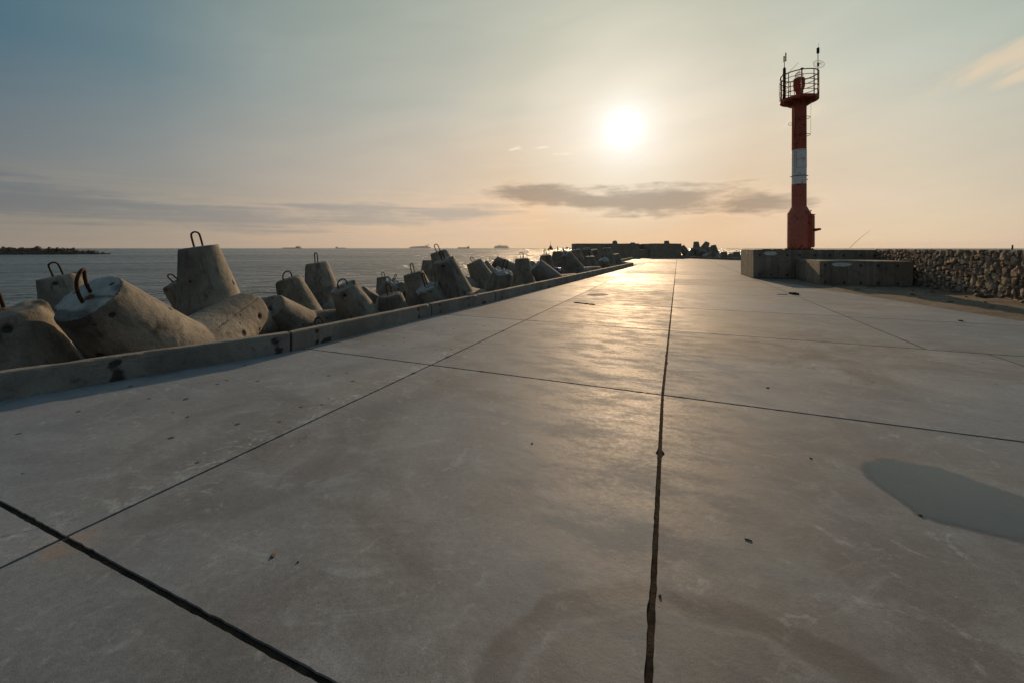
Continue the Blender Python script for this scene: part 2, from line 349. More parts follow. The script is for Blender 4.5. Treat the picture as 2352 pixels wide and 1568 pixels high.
def mat_stone():
    m, n, b = material('wall_stone'); P = n.obj(); tone = n.sep(n.attr('tone'))
    c = n.ramp(tone[0], [(0, (.25, .185, .14)), (.25, (.34, .265, .20)), (.45, (.29, .24, .195)), (.6, (.40, .33, .25)), (.78, (.28, .26, .225)), (1, (.36, .25, .185))], 'LINEAR')
    a = n.noise(P, 7, 6, .66, .6); f = n.noise(P, 45, 4, .7)
    c = n.mix(1, c, n.mix(n.ss(a, .25, .75), (.62, .60, .58), (1.25, 1.22, 1.18)), 'MULTIPLY'); c = n.mix(1, c, n.mix(n.ss(f, .3, .7), (.75, .75, .75), (1.2, 1.2, 1.2)), 'MULTIPLY')
    n.l.new(c, b.inputs['Base Color']); b.inputs['Roughness'].default_value = .85; b.inputs['Specular IOR Level'].default_value = .25
    n.l.new(n.bump(n.add(a, n.mul(f, .5)), .7, .03), b.inputs['Normal'])
    return m

def mat_dirt():
    m, n, b = material('sandy_dirt'); P = n.obj()
    a = n.noise(P, 1.6, 6, .65, .8); f = n.noise(P, 14, 6, .7); g = n.noise(P, 90, 3, .7)
    c = n.mix(n.ss(a, .3, .7), (.15, .128, .102), (.225, .192, .15)); c = n.mix(n.mul(n.ss(f, .52, .68), .75), c, (.065, .055, .04)); c = n.mix(n.mul(n.ss(g, .6, .72), .5), c, (.36, .31, .24))
    n.l.new(c, b.inputs['Base Color']); b.inputs['Roughness'].default_value = .95; b.inputs['Specular IOR Level'].default_value = .17
    n.l.new(n.bump(n.add(n.mul(f, .8), n.mul(g, .3)), .9, .05), b.inputs['Normal'])
    return m

M = dict(
    pave=mat_pavement(),
    joint=mat_concrete('joint_mastic', (.030, .025, .021), (.075, .060, .047), (.014, .012, .010), perobj=False, scale=6, bump=.9, rough=.95, spec=.03),
    kerb=mat_concrete('kerb_concrete', (.16, .145, .128), (.27, .248, .22), (.075, .068, .06), wear='wear', perobj=True, scale=1.6, bump=.45),
    tet=mat_concrete('tetrapod_concrete', (.145, .132, .112), (.29, .264, .226), (.065, .058, .050), streak=.7, wear='wear', bump=.9),
    block=mat_concrete('board_formed_concrete', (.20, .172, .135), (.30, .262, .21), (.085, .075, .06), streak=.5, wear='wear', board=.55, bump=.45),
    farwall=mat_concrete('parapet_concrete', (.24, .20, .15), (.36, .30, .225), (.075, .065, .055), streak=.5, bump=.5),
    mortar=mat_concrete('wall_mortar', (.075, .062, .05), (.135, .112, .09), (.042, .034, .027), perobj=False, scale=3, bump=.8),
    rubble=mat_concrete('core_rubble', (.05, .045, .038), (.10, .088, .072), (.028, .025, .022), perobj=False, scale=1.2, bump=1.0),
    stone=mat_stone(), dirt=mat_dirt(), sea=mat_sea(),
    boulder=mat_concrete('breakwater_rock', (.045, .038, .030), (.13, .105, .078), (.02, .018, .015), scale=.6, bump=.9),
    wet=mat_simple('wet_concrete', (.075, .078, .084), .07, var=.15, scale=1.2, bump=.02, spec=.5),
    red=mat_simple('red_paint', (.47, .105, .062), .68, var=.22, rust=.45, scale=3.2, spec=.22, rustcol=(.09, .028, .015)),
    redfade=mat_simple('faded_red_paint', (.49, .15, .105), .76, var=.22, rust=.40, scale=3.5, spec=.2, rustcol=(.10, .03, .018)),
    white=mat_simple('white_paint', (.80, .77, .72), .55, var=.10, rust=.05, scale=3.0),
    redrail=mat_simple('railing_red_paint', (.24, .035, .020), .5, var=.25, rust=.6, scale=14),
    rust=mat_simple('rusty_steel', (.040, .017, .010), .8, var=.45, rust=.3, scale=22, bump=.6, spec=.3),
    rust_sunlit=mat_simple('rust_sunlit_orange', (.30, .10, .03), .75, var=.35, scale=18, bump=.5),  # rust on the lever, painted sunlight on the conduit
    dark=mat_simple('dark_steel', (.028, .026, .025), .55, var=.3, rust=.15, scale=12),
    black=mat_simple('black_rubber', (.012, .012, .013), .7, var=.3, scale=20, bump=.4),
    patch=mat_simple('white_daub', (.62, .62, .60), .8, var=.15, scale=14, bump=.3),
    pebble=mat_simple('pebble_stone', (.15, .105, .07), .85, var=.4, scale=60, bump=.5),
    bluebag=mat_simple('blue_plastic', (.06, .10, .30), .4, var=.3, scale=12),
    hull_dark=mat_simple('dark_hull_paint', (.055, .050, .050), .6, var=.2, scale=.05),
    hull_red=mat_simple('rusty_red_hull', (.10, .045, .035), .6, var=.2, scale=.05),
    hull_hazed=mat_simple('hazed_hull_paint', (.34, .40, .46), .6, var=.15, scale=.05),  # pale blue-grey mixes distance haze into the hull colour
    shipwhite=mat_simple('ship_white', (.42, .42, .42), .6, var=.12, scale=.05),
    cargo=mat_simple('hazed_cargo', (.36, .41, .46), .7, var=.3, scale=.08),  # boxes paled towards blue, haze put into their colour
)
def mat_wet():
    m, n, b = material('puddle_water'); P = n.obj(); a = n.noise(P, 1.2, 5, .6); f = n.noise(P, 30, 4, .7)
    n.l.new(n.mix(n.ss(a, .25, .75), (.058, .074, .100), (.078, .092, .118)), b.inputs['Base Color'])
    n.l.new(n.add(.05, n.mul(a, .05)), b.inputs['Roughness']); b.inputs['Specular IOR Level'].default_value = .30; e = n.sep(n.attr('edge'))[0]
    n.l.new(n.ss(n.add(e, n.mul(n.sub(f, .5), .35)), .12, .75, 0, .80), b.inputs['Alpha'])
    return m
M['wet'] = mat_wet()
def mat_glass():
    m, n, b = material('lantern_glass'); b.inputs['Base Color'].default_value = (.86, .88, .84, 1); b.inputs['Roughness'].default_value = .12
    b.inputs['Transmission Weight'].default_value = .85; b.inputs['IOR'].default_value = 1.3
    return m
M['glass'] = mat_glass()
# ------------------------------------------------------------------ the setting
# sea
bm = bmesh.new(); S = 45000.0
bm.faces.new([bm.verts.new(p) for p in ((-S, -800, -2.2), (S, -800, -2.2), (S, S, -2.2), (-S, S, -2.2))])
tag(bobj('sea', bm, M['sea']), kind='structure')

# kerb line (front foot), pavement on its right
KB = gnd(669, 806.7); KA = gnd(0, 920); d0 = (KB - KA).normalized(); KA0 = KB - d0 * 4.6; KA1 = KB - d0 * 8.2
KE = gnd(1455, 611); KC = gnd(991, 726.5); KD = gnd(1138, 692)
KFt = Vector((11.2, 43.0, 0)); KG = Vector((17.2, 57.4, 0))
WALL_A = Vector((9.6, -2.0, 0)); WALL_B = Vector((17.73, 19.63, 0)); wd = (WALL_B - WALL_A).normalized(); wr_ = Vector((wd.y, -wd.x, 0))
def wall_x(y): return WALL_B.x + (y - WALL_B.y) * wd.x / wd.y
FK0 = Vector((30.2, 53.0, 0)); FK1 = Vector((26.8, 65.2, 0))

# slabs
rows = [-14.4, -10.8, -7.2, -3.584, 0.0, 3.71, 7.0, 11.0, 14.4]
while rows[-1] < 76: rows.append(rows[-1] + 3.6)
A_, C_ = 2.987, 6.79
def clip(poly, p, nrm):                       # keep the side nrm points to
    out = []
    for i in range(len(poly)):
        a, b_ = poly[i], poly[(i + 1) % len(poly)]; da = (a - p).dot(nrm); db = (b_ - p).dot(nrm)
        if da >= 0: out.append(a)
        if da * db < 0: out.append(a + (b_ - a) * (da / (da - db)))
    return out
def right_of(p, q): d = (q - p).normalized(); return Vector((d.y, -d.x, 0))
bm = bmesh.new(); lay = bm.loops.layers.float_color.new('slab')
EDG0 = Vector((7.08 * EYE, 5.57 * EYE, 0)); EDG1 = Vector((7.66 * EYE, 10.05 * EYE, 0))
def slab(poly, gaps):
    n = len(poly); tone = (random.random(), random.random(), random.random(), 1); pts = []
    for i in range(n):
        a, b_ = poly[i], poly[(i + 1) % n]; L = (b_ - a).length; near = (a + b_).length / 2
        k = max(1, int(L / (.035 if near < 6 else .08 if near < 14 else .5)))
        nm = right_of(a, b_) * -1
        for j in range(k):
            p = a + (b_ - a) * (j / k)
            q = (N3(p, 13.0) * .6 + N3(p, 29.0) * .5) * .005 + max(0, N3(p + Vector((9, 9, 0)), 9.0) - .42) * .05 * (near < 14)
            pts.append(p + nm * (0 if j == 0 else q))
    try:
        top = [bm.verts.new((p.x, p.y, 0)) for p in pts]; bot = [bm.verts.new((p.x, p.y, -.05)) for p in pts]
        f = bm.faces.new(top); fs = [f]
        for i in range(len(pts)): fs.append(bm.faces.new((bot[i], bot[(i + 1) % len(pts)], top[(i + 1) % len(pts)], top[i])))
        for f in fs:
            for l in f.loops: l[lay] = tone
    except ValueError: pass
for i in range(len(rows) - 1):
    s0, s1 = rows[i], rows[i + 1]
    cols = [-16, 0.0, A_, (7.5 if s0 < 3.7 else C_), 12.0, 16.5, 21.0]
    for j in range(len(cols) - 1):
        t0, t1 = cols[j], cols[j + 1]
        g = .011; ga = .019 if j == 2 or j == 1 else .012
        gs0 = .015 if i == 3 else .016; gs1 = .015 if i == 2 else .016
        l_ = .012 if j == 1 else (.015 if j == 2 else .014); r_ = .015 if j == 1 else (.012 if j == 0 else .014)
        poly = [ST(s0 + gs0, t0 + l_), ST(s1 - gs1, t0 + l_), ST(s1 - gs1, t1 - r_), ST(s0 + gs0, t1 - r_)][::-1]
        if s0 < 0 and j in (1, 2):                      # the middle joint swings a degree in the nearest rows
            poly = [p + RV * (max(0, -(p - P0).dot(LV)) * .0178) if abs((p - P0).dot(RV) - A_) < .05 else p for p in poly]
        # far end, right-hand edge, kerb
        poly = clip(poly, Vector((0, 66.5, 0)), Vector((0, -1, 0)))
        if poly and s0 < 15: poly = clip(poly, EDG0, -right_of(EDG0, EDG1))
        if poly: poly = clip(poly, WALL_A, -right_of(WALL_A, WALL_B))
        if poly: poly = clip(poly, FK0, -right_of(FK0, FK1))
        cs = (s0 + s1) / 2
        if poly:
            if s1 <= .1: poly = clip(poly, KA, right_of(KA, KB))
            elif ST(cs, 0).y < 37.5: poly = clip(poly, KB, right_of(KB, KE))
            elif ST(cs, 0).y < 57:
                poly = clip(poly, KFt, right_of(KFt, KG))
                if poly and ST(cs, 0).y < 43.5: poly = clip(poly, KE, right_of(KE, KFt))
        if len(poly) >= 3: slab(poly, None)
bm.normal_update()
tag(bobj('pavement', bm, M['pave']), kind='structure')
# dark mastic in the joints, a sheet under the slabs
bm = bmesh.new()
foot = [KA1, KB, KE, KFt, KG, Vector((10, 66.5, 0)), Vector((27, 66.5, 0)), FK0, WALL_B, WALL_A, Vector((-6, -2, 0))]
nx = 60
bm.faces.new([bm.verts.new((p.x, p.y, -.010)) for p in foot])
bmesh.ops.triangulate(bm, faces=bm.faces[:])
bm.normal_update()
for f in bm.faces:
    if f.normal.z < 0: f.normal_flip()
tag(bobj('joint_filler', bm, M['joint']), kind='structure')

# sandy strip between the concrete edge and the stone wall
bm = bmesh.new(); nu, nv = 26, 120; grid = []
for j in range(nv + 1):
    y = 1.0 + (20.2 - 1.0) * j / nv; xe = EDG0.x + (y - EDG0.y) * (EDG1.x - EDG0.x) / (EDG1.y - EDG0.y); xw = wall_x(y) + .25
    row = []
    for i in range(nu + 1):
        k = i / nu; x = xe - .35 + (xw - xe + .35) * k
        nz = .030 * N3((x * .9, y * .9, 0)) + .030 * N3((x * 3, y * 3, 2)) + .016 * N3((x * 8, y * 8, 4))
        z = -.03 + .075 * min(1, k * 5.5) + nz * min(1, k * 4) + .05 * max(0, k - .55) + .020 * N3((x * .7, y * .7, 7))
        row.append(bm.verts.new((x, y, z)))
    grid.append(row)
for j in range(nv):
    for i in range(nu): bm.faces.new((grid[j][i], grid[j][i + 1], grid[j + 1][i + 1], grid[j + 1][i])).smooth = True
tag(bobj('dirt_strip', bm, M['dirt']), kind='structure')

# rubble core of the breakwater, sloping from the kerb into the water
def slope(path, width, seed):
    bm = bmesh.new(); g = []
    tot = 0
    pts = []
    for a, b_ in zip(path, path[1:]):
        k = max(2, int((b_ - a).length / .7))
        for j in range(k): pts.append((a + (b_ - a) * (j / k), -right_of(a, b_)))
    pts.append((path[-1], -right_of(path[-2], path[-1])))
    for p, nl in pts:
        row = []
        for i in range(15):
            k = i / 14; q = p + nl * (.12 + width * k)
            z = -.12 - 3.0 * k ** 1.1 + .28 * N3((q.x * .8, q.y * .8, seed)) * (i > 0) + .14 * N3((q.x * 2.3, q.y * 2.3, seed)) * (i > 0)
            row.append(bm.verts.new((q.x, q.y, z)))
        g.append(row)
    for a, b_ in zip(g, g[1:]):
        for i in range(14): bm.faces.new((a[i + 1], a[i], b_[i], b_[i + 1]))
    return bm
tag(bobj('rubble_slope', slope([KA1, KB, KE, KFt, KG, Vector((10, 66.6, 0)), Vector((8, 80, 0))], 5.5, 1), M['rubble']), kind='structure')
tag(bobj('rubble_slope', slope([Vector((9.5, 78, 0)), Vector((28, 74, 0)), FK1 + Vector((1, 3, 0)), FK0, WALL_B + wr_ * .7, WALL_A + wr_ * .7], 5.0, 4), M['rubble']), kind='structure')

# puddles lying on the slabs
def puddle(pts, z=.0025):
    bm = bmesh.new(); P = []
    n = len(pts)
    for i in range(n):
        a, b_, c, d = (Vector(pts[(i + k) % n]) for k in (-1, 0, 1, 2))
        for j in range(6):
            t = j / 6
            q = .5 * ((2 * b_) + (c - a) * t + (2 * a - 5 * b_ + 4 * c - d) * t * t + (3 * b_ - a - 3 * c + d) * t ** 3)
            P.append(q + Vector((N3(q, 4), N3(q + Vector((5, 0, 0)), 4), 0)) * .026 + Vector((N3(q, 11), N3(q + Vector((7, 0, 0)), 11), 0)) * .014)
    lay = bm.verts.layers.float_color.new('edge'); c = sum(P, Vector()) / len(P); prev = None
    for sc_, al in ((0, 1), (.5, 1), (.74, .9), (.88, .66), (.98, .42), (1.08, 0)):
        if sc_ == 0: ring = [bm.verts.new((c.x, c.y, z))]; ring[0][lay] = (1, 1, 1, 1)
        else:
            ring = []
            for p in P: q = c + (p - c) * sc_; v = bm.verts.new((q.x, q.y, z)); v[lay] = (al, al, al, 1); ring.append(v)
        if prev:
            for k in range(len(ring)):
                k2 = (k + 1) % len(ring)
                bm.faces.new((prev[0], ring[k], ring[k2]) if len(prev) == 1 else (prev[k], ring[k], ring[k2], prev[k2]))
        prev = ring
    bm.normal_update()
    for f in bm.faces:
        if f.normal.z < 0: f.normal_flip()
    return bobj('puddle', bm, M['wet'])
pz = [(260, 360), (330, 275), (560, 228), (900, 285), (1250, 348), (1600, 460), (2000, 610), (2352, 735), (2750, 930), (2800, 1250), (2352, 1285), (1950, 1225), (1500, 1115), (1050, 990), (850, 850), (550, 635), (380, 520), (280, 425)]
tag(puddle([gnd((2100 + .19558 * x) / 1.08844, (1100 + .19558 * y) / 1.08844) for x, y in pz]), kind='structure')
tag(puddle([gnd(u, v) for u, v in ((1347, 677), (1362, 674.6), (1385, 674.6), (1400, 677), (1388, 679.6), (1362, 680))]), kind='structure')
# ------------------------------------------------------------------ kerb blocks
def kerb_mesh(L, slots, drain, step):
    bm = bmesh.new(); lay = bm.verts.layers.float_color.new('wear'); Wd, H = .165, .292
    prof = [(0, -.06)] + [(0, z) for z in (0, .03, .06, .10, .14, .18, .22, .25, .275)] + [(.012, H), (.05, H + .002), (.10, H), (.15, H), (Wd, H - .014), (Wd, .1), (Wd, -.35)]
    n = max(3, int(L / step)); rings = []; off = random.random() * 50
    for i in range(n + 1):
        x = L * i / n; row = []
        for (y, z) in prof:
            p = Vector((x + off, y * 3, z)); ed = 1 if (z > .26 and y < .03) else .35
            chip = max(0, N3(p * 2.3) - .24) * .13 * ed * (z > .2)
            q = N3(p, 9) * .003
            v = bm.verts.new((x, y + q + chip * .7, z - chip + q * (z > .28))); row.append(v)
            dark = rust = lime = 0
            for sx_, sz_, r in slots:
                dx = (x - sx_) / r; dz = (z - sz_) / (r * 1.3); d = (abs(dx) ** 3.2 + abs(dz) ** 3.2) ** (1 / 3.2) + .75 * N3((x * 14 + off, 0, z * 14)) + .35 * N3((x * 40, off, z * 40))
                dark = max(dark, min(1, max(0, 1.55 - d))); rust = max(rust, .75 * max(0, 1.0 - abs(x - sx_ - .03) / .11) * (1 if sz_ > z - .05 else 0) * (y < .01))
            if drain is not None:
                d = math.hypot((x - drain) / .11, z / .10); dark = max(dark, 1 if d < 1 else 0)
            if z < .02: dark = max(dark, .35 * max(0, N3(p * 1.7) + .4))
            if y > .01 and z > .25: lime = .25 * max(0, N3(p * 1.3) + .2)
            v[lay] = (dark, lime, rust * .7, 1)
        rings.append(row)
    for a, b in zip(rings, rings[1:]):
        for k in range(len(prof) - 1): bm.faces.new((a[k], a[k + 1], b[k + 1], b[k]))
    bm.faces.new(rings[0]); bm.faces.new(rings[-1][::-1]); bmesh.ops.recalc_face_normals(bm, faces=bm.faces[:])
    return bm
def kerb_block(a, b, label, slots=None, drain=None, group='kerb blocks edging the pier', gap=.020):
    L = (b - a).length; d = (b - a).normalized(); near = min(a.length, b.length)
    if slots is None:
        slots = []
        for fx in (.12, .86): slots += [(fx * L, .225, .028), (fx * L + .01, .055, .032)]
    bm = kerb_mesh(L - gap * 2, slots, drain, .035 if near < 9 else .06 if near < 20 else .15)
    o = bobj('kerb_block', bm, M['kerb']); o.location = a + d * gap; o.rotation_euler = (0, 0, math.atan2(d.y, d.x))
    tag(o, label, 'kerb', group); return o
kerb_block(KA1, KA0, 'pale kerb block leaving the left edge of the picture')
kerb_block(KA0, KB, 'nearest kerb block, its rust-streaked holes facing the shaded slab', [(2.62, .205, .050), (2.65, .045, .055), (4.36, .205, .045), (4.40, .045, .05)])
kerb_block(KB, KC, 'second kerb block from the left, with a low black drain notch', None, .62)
kerb_block(KC, KD, 'third kerb block, before the tall upright tetrapod pair', [(.32, .23, .03), (.33, .06, .035), (1.55, .23, .03), (1.56, .06, .035)], 2.35)
ks = [KD + (KE - KD) * (i / 8) for i in range(9)]
for i, txt in enumerate(('fourth kerb block from the left, beside the chipped two-legged tetrapod', 'fifth kerb block, just before the big slanting blue-grey leg', 'sixth kerb block, below the big slanting blue-grey leg', 'seventh kerb block, below the blue plastic scrap',
                         'eighth kerb block, between the blue scrap and the small far tetrapods', 'ninth kerb block, in front of the two small far tetrapods', 'tenth kerb block, next to last before the step in the kerb', 'last kerb block of the long run, with its lit end face')):
    kerb_block(ks[i], ks[i + 1], txt, None, 1.3 if i % 2 else None)
kerb_block(KE + Vector((-.17, .02, 0)), KFt + Vector((-.3, -.2, 0)), 'short return kerb stepping back from the end of the long run')
kk = [KFt + (KG - KFt) * (i / 4) for i in range(5)]
for i, txt in enumerate(('set-back kerb block nearest the step', 'second set-back kerb block beyond the step', 'third set-back kerb block, near the dark parapet', 'farthest set-back kerb block, before the parapet shadow')):
    kerb_block(kk[i], kk[i + 1], txt)
fk = [FK1, FK1 + (FK0 - FK1) * .33, FK1 + (FK0 - FK1) * .66, FK0]
for i, txt in enumerate(('far dark kerb block touching the end parapet', 'far dark kerb block below the pair of slanting lit-edged legs', 'far dark kerb block below the squat far tetrapods')):
    kerb_block(fk[i + 1], fk[i], txt, group='dark kerb at the far end')
we = [Vector((wall_x(y), y, 0)) for y in (52.9, 45, 37, 29.5)]
for i, txt in enumerate(('dark kerb block just left of the plinth, farther', 'dark kerb block hidden mostly behind the plinth', 'dark kerb block directly behind the plinth')):
    kerb_block(we[i + 1], we[i], txt, group='dark kerb at the far end')

# ------------------------------------------------------------------ tetrapods
LEG, RT, RR = 1.85, .39, .75
DIRS = [Vector((0, 0, 1))] + [Vector((math.sqrt(8) / 3 * math.cos(R(a)), math.sqrt(8) / 3 * math.sin(R(a)), -1 / 3)) for a in (0, 120, 240)]
def tetra_mesh(name, voxel, seed, broken=0.0, pits=70, tiplime_lit=.12):
    rnd = random.Random(seed); bm = bmesh.new()
    for d in DIRS:
        q = d.to_track_quat('Z', 'Y').to_matrix().to_4x4()
        mat = q @ Matrix.Translation((0, 0, LEG / 2))
        bmesh.ops.create_cone(bm, cap_ends=True, segments=48, radius1=RR, radius2=RT, depth=LEG, matrix=mat)
    bmesh.ops.create_icosphere(bm, subdivisions=3, radius=RR * 1.0)
    tmp = bobj('tmp', bm); md = tmp.modifiers.new('r', 'REMESH'); md.mode = 'VOXEL'; md.voxel_size = voxel
    dg = bpy.context.evaluated_depsgraph_get(); me = bpy.data.meshes.new_from_object(tmp.evaluated_get(dg)); old = tmp.data
    bpy.data.objects.remove(tmp); bpy.data.meshes.remove(old); me.name = name
    bm = bmesh.new(); bm.from_mesh(me)
    for _ in range(1): bmesh.ops.smooth_vert(bm, verts=bm.verts[:], factor=.5, use_axis_x=True, use_axis_y=True, use_axis_z=True)
    lay = bm.verts.layers.float_color.new('wear'); bm.normal_update()
    vs = bm.verts[:]; so_ = Vector((seed * 7.3, seed * 3.1, seed * 1.7))
    centres = []
    for k in range(pits):
        v = rnd.choice(vs); centres.append((v.co.copy(), rnd.choice((.018, .022, .028, .035, .05)) * rnd.uniform(.8, 1.25), rnd.uniform(.25, .5)))
    cell = {}
    for c in centres:
        for ix in (-1, 0, 1):
            for iy in (-1, 0, 1):
                for iz in (-1, 0, 1): cell.setdefault((round(c[0].x * 5) + ix, round(c[0].y * 5) + iy, round(c[0].z * 5) + iz), []).append(c)
    for v in vs:
        p = v.co.copy(); q = p + so_; nrm = v.normal.copy()
        hs = [p.dot(d) for d in DIRS]; li = max(range(4), key=lambda i: hs[i]); h = hs[li]; r = (p - DIRS[li] * h).length
        disp = .008 * N3(q, 1.6) + .005 * N3(q, 5) + .004 * N3(q, 12)
        edge = max(0, 1 - math.hypot(h - LEG, r - RT) / .10)
        disp -= edge * max(0, N3(q, 3.2) + .12) * .055 + edge * max(0, N3(q, 9)) * .03
        tip = h > LEG - .035 and r < RT - .01
        dark = lime = rust = 0.0
        if tip: lime = tiplime_lit + .5 * N3(q, 3); disp += .010 * N3(q, 3) + .008 * N3(q, 9)
        if li == 0 and h > LEG - .55:
            if tip: rust = max(0, .8 - r / .15) + max(0, .7 - abs(p.x) / .09) * (p.y < 0)
            else: rust = max(0, .55 - (LEG - h) / .6) * max(0, 1 - abs(math.atan2(p.x, -p.y)) / .35)
        for c, rr, dp in cell.get((round(p.x * 5), round(p.y * 5), round(p.z * 5)), ()):
            d = (p - c).length
            if d < rr * 1.5:
                k = max(0, 1 - (d / (rr * 1.25)) ** 2); disp -= k * rr * dp * 1.3; dark = max(dark, min(1, k * 1.1))
        if h > .55 and li == 0:
            sn_ = N3((q.x * 2.1, q.y * 2.1, q.z * .9)) + .5 * N3(q, 4.3)
            dark = max(dark, max(0, min(.62, (sn_ - .12) * 1.5)) * min(1, (h - .55) * 1.6))
        # casting seam along each leg
        if .5 < h < LEG - .05:
            o_ = p - DIRS[li] * h; ax = DIRS[li].orthogonal().normalized(); ay = DIRS[li].cross(ax)
            if abs(o_.dot(ax)) < voxel * .8: dark = max(dark, .35 + .5 * N3(q, 4))
        if broken and li == 0 and h > .8:
            cut = LEG - broken * (.35 + .75 * max(0, .5 + N3(q, 1.5))) - .10 * N3(q, 5)
            if h > cut: v.co = p - DIRS[0] * (h - cut) * .85 ; lime = .75; disp += .03 * N3(q, 8)
        low = max(0, -.6 - h)
        v.co = v.co + nrm * disp; v[lay] = (dark, max(0, lime), rust, 1)
    bm.to_mesh(me); bm.free(); me.materials.append(M['tet']); me.polygons.foreach_set('use_smooth', [True] * len(me.polygons))
    return me
TM = dict(hero=tetra_mesh('tetrapod_fine', .020, 1, pits=90, tiplime_lit=.85), a=tetra_mesh('tetrapod_a', .025, 2, pits=60, tiplime_lit=.3), b=tetra_mesh('tetrapod_b', .025, 3, pits=45), c=tetra_mesh('tetrapod_c', .025, 4, pits=45),  # hero tips: the extra pale lime also holds blue sky light
          k=tetra_mesh('tetrapod_chipped', .032, 5, broken=.30), f=tetra_mesh('tetrapod_far', .045, 6, pits=20), kf=tetra_mesh('tetrapod_far_chipped', .05, 8, broken=.32, pits=20))
def loop_mesh(name, wd, ht, r, lean=0.0, bend=0.0):
    bm = bmesh.new(); pts = [(-wd * .56, 0, LEG - .12)]
    pts += [(-wd * .52, 0, LEG + (ht - wd / 2) * k / 4) for k in range(4)]
    pts += [(wd / 2 * math.cos(R(180 - 180 * k / 10)), 0, LEG + ht - wd / 2 + wd / 2 * math.sin(R(180 * k / 10))) for k in range(11)]
    pts += [(wd * .52, 0, LEG + (ht - wd / 2) * k / 4) for k in (3, 2, 1, 0)] + [(wd * .56, 0, LEG - .12)]
    out = []
    for x, y, z in pts:
        h = max(0, z - LEG); out.append((x + lean * h, y + bend * h * h * 2.2, z))
    tube(bm, out, r, 10); me = bpy.data.meshes.new(name); bm.normal_update(); bm.to_mesh(me); bm.free(); me.materials.append(M['rust']); return me
LM = dict(t=loop_mesh('loop_tall', .17, .36, .021, .05), r=loop_mesh('loop_round', .28, .24, .021, -.1, .4), l=loop_mesh('loop_leaning', .17, .36, .021, -.32, .5), s=loop_mesh('loop_small', .16, .26, .020, .1), n=loop_mesh('loop_narrow', .12, .37, .020, -.12))
def inside_pier(p):                                  # metres the point lies on the pavement side of the kerb
    y = p.y
    if y < KB.y: return (p - KB).dot(right_of(KA, KB))
    if y < KE.y: return (p - KB).dot(right_of(KB, KE))
    return (p - KFt).dot(right_of(KFt, KG)) if y < 58 else -1
KP = [KA1, KB, KE, KFt, KG]
def sight(p):                                        # height at p of the line of sight that just clears the kerb
    for a, b in zip(KP, KP[1:]):
        ex, ey = b.x - a.x, b.y - a.y; den = p.x * ey - p.y * ex
        if abs(den) < 1e-6: continue
        k = (a.x * ey - a.y * ex) / den; s = (a.x * p.y - a.y * p.x) / den
        if -.02 <= s <= 1.02 and k > 0: return EYE - (EYE - .3) / k if k < 1 else -9
    return -9
def tetrapod(mesh, tip, inw, D, t, label, loop='t', spin=None, lspin=0.0, scale=1.0, group='tetrapods along the sea side of the kerb', far=False):
    P = at(tip[0], tip[1], D); ray = (P - Vector((0, 0, EYE))).normalized(); Q = at(inw[0], inw[1], D) - Vector((0, 0, EYE))
    e = -(Q - ray * Q.dot(ray)).normalized(); a = (-ray * t + e * math.sqrt(1 - t * t)).normalized()
    C = P - a * LEG * scale; q0 = a.to_track_quat('Z', 'Y').to_matrix()
    if isinstance(spin, tuple):
        dv_ = Vector(spin).normalized()
        spin = max((k * 5 for k in range(24)), key=lambda s_: max((q0 @ Matrix.Rotation(R(s_), 3, 'Z') @ d).dot(dv_) for d in DIRS[1:]))
    if spin is None:
        best = None
        for k in range(24):
            m = q0 @ Matrix.Rotation(R(k * 5), 3, 'Z'); cost = 0
            for d in DIRS[1:]:
                tp = C + (m @ d) * LEG
                cost += max(0, inside_pier(tp) + .55) * 9 * (tp.z > -1.6) + max(0, inside_pier(tp) + .35) * 30 * (tp.z > -.75) + max(0, tp.z - P.z + .9) * 2 * (tp.z > -.6)
                v = tp.z - EYE; cost += max(0, (v / max(tp.y, 1)) - ((P.z - EYE) / P.y) + .03) * 6
                cost += max(0, tp.z + .25 - sight(tp)) * 1.2
            if best is None or cost < best[0] - 1e-6: best = (cost, k * 5)
        spin = best[1]
    m = q0 @ Matrix.Rotation(R(spin), 3, 'Z')
    o = bpy.data.objects.new('tetrapod', TM[mesh]); COL.objects.link(o); o.matrix_world = Matrix.Translation(C) @ m.to_4x4() @ Matrix.Scale(scale, 4)
    tag(o, label, 'tetrapod', group)
    if loop:
        lo = bpy.data.objects.new('lifting_loop', LM[loop]); COL.objects.link(lo); lo.parent = o; 
        side = a.cross(ray).normalized(); lx = m.transposed() @ side; lo.rotation_euler = (0, 0, math.atan2(lx.y, lx.x) + R(lspin))
    return o
GF = 'tetrapods beyond the far end'
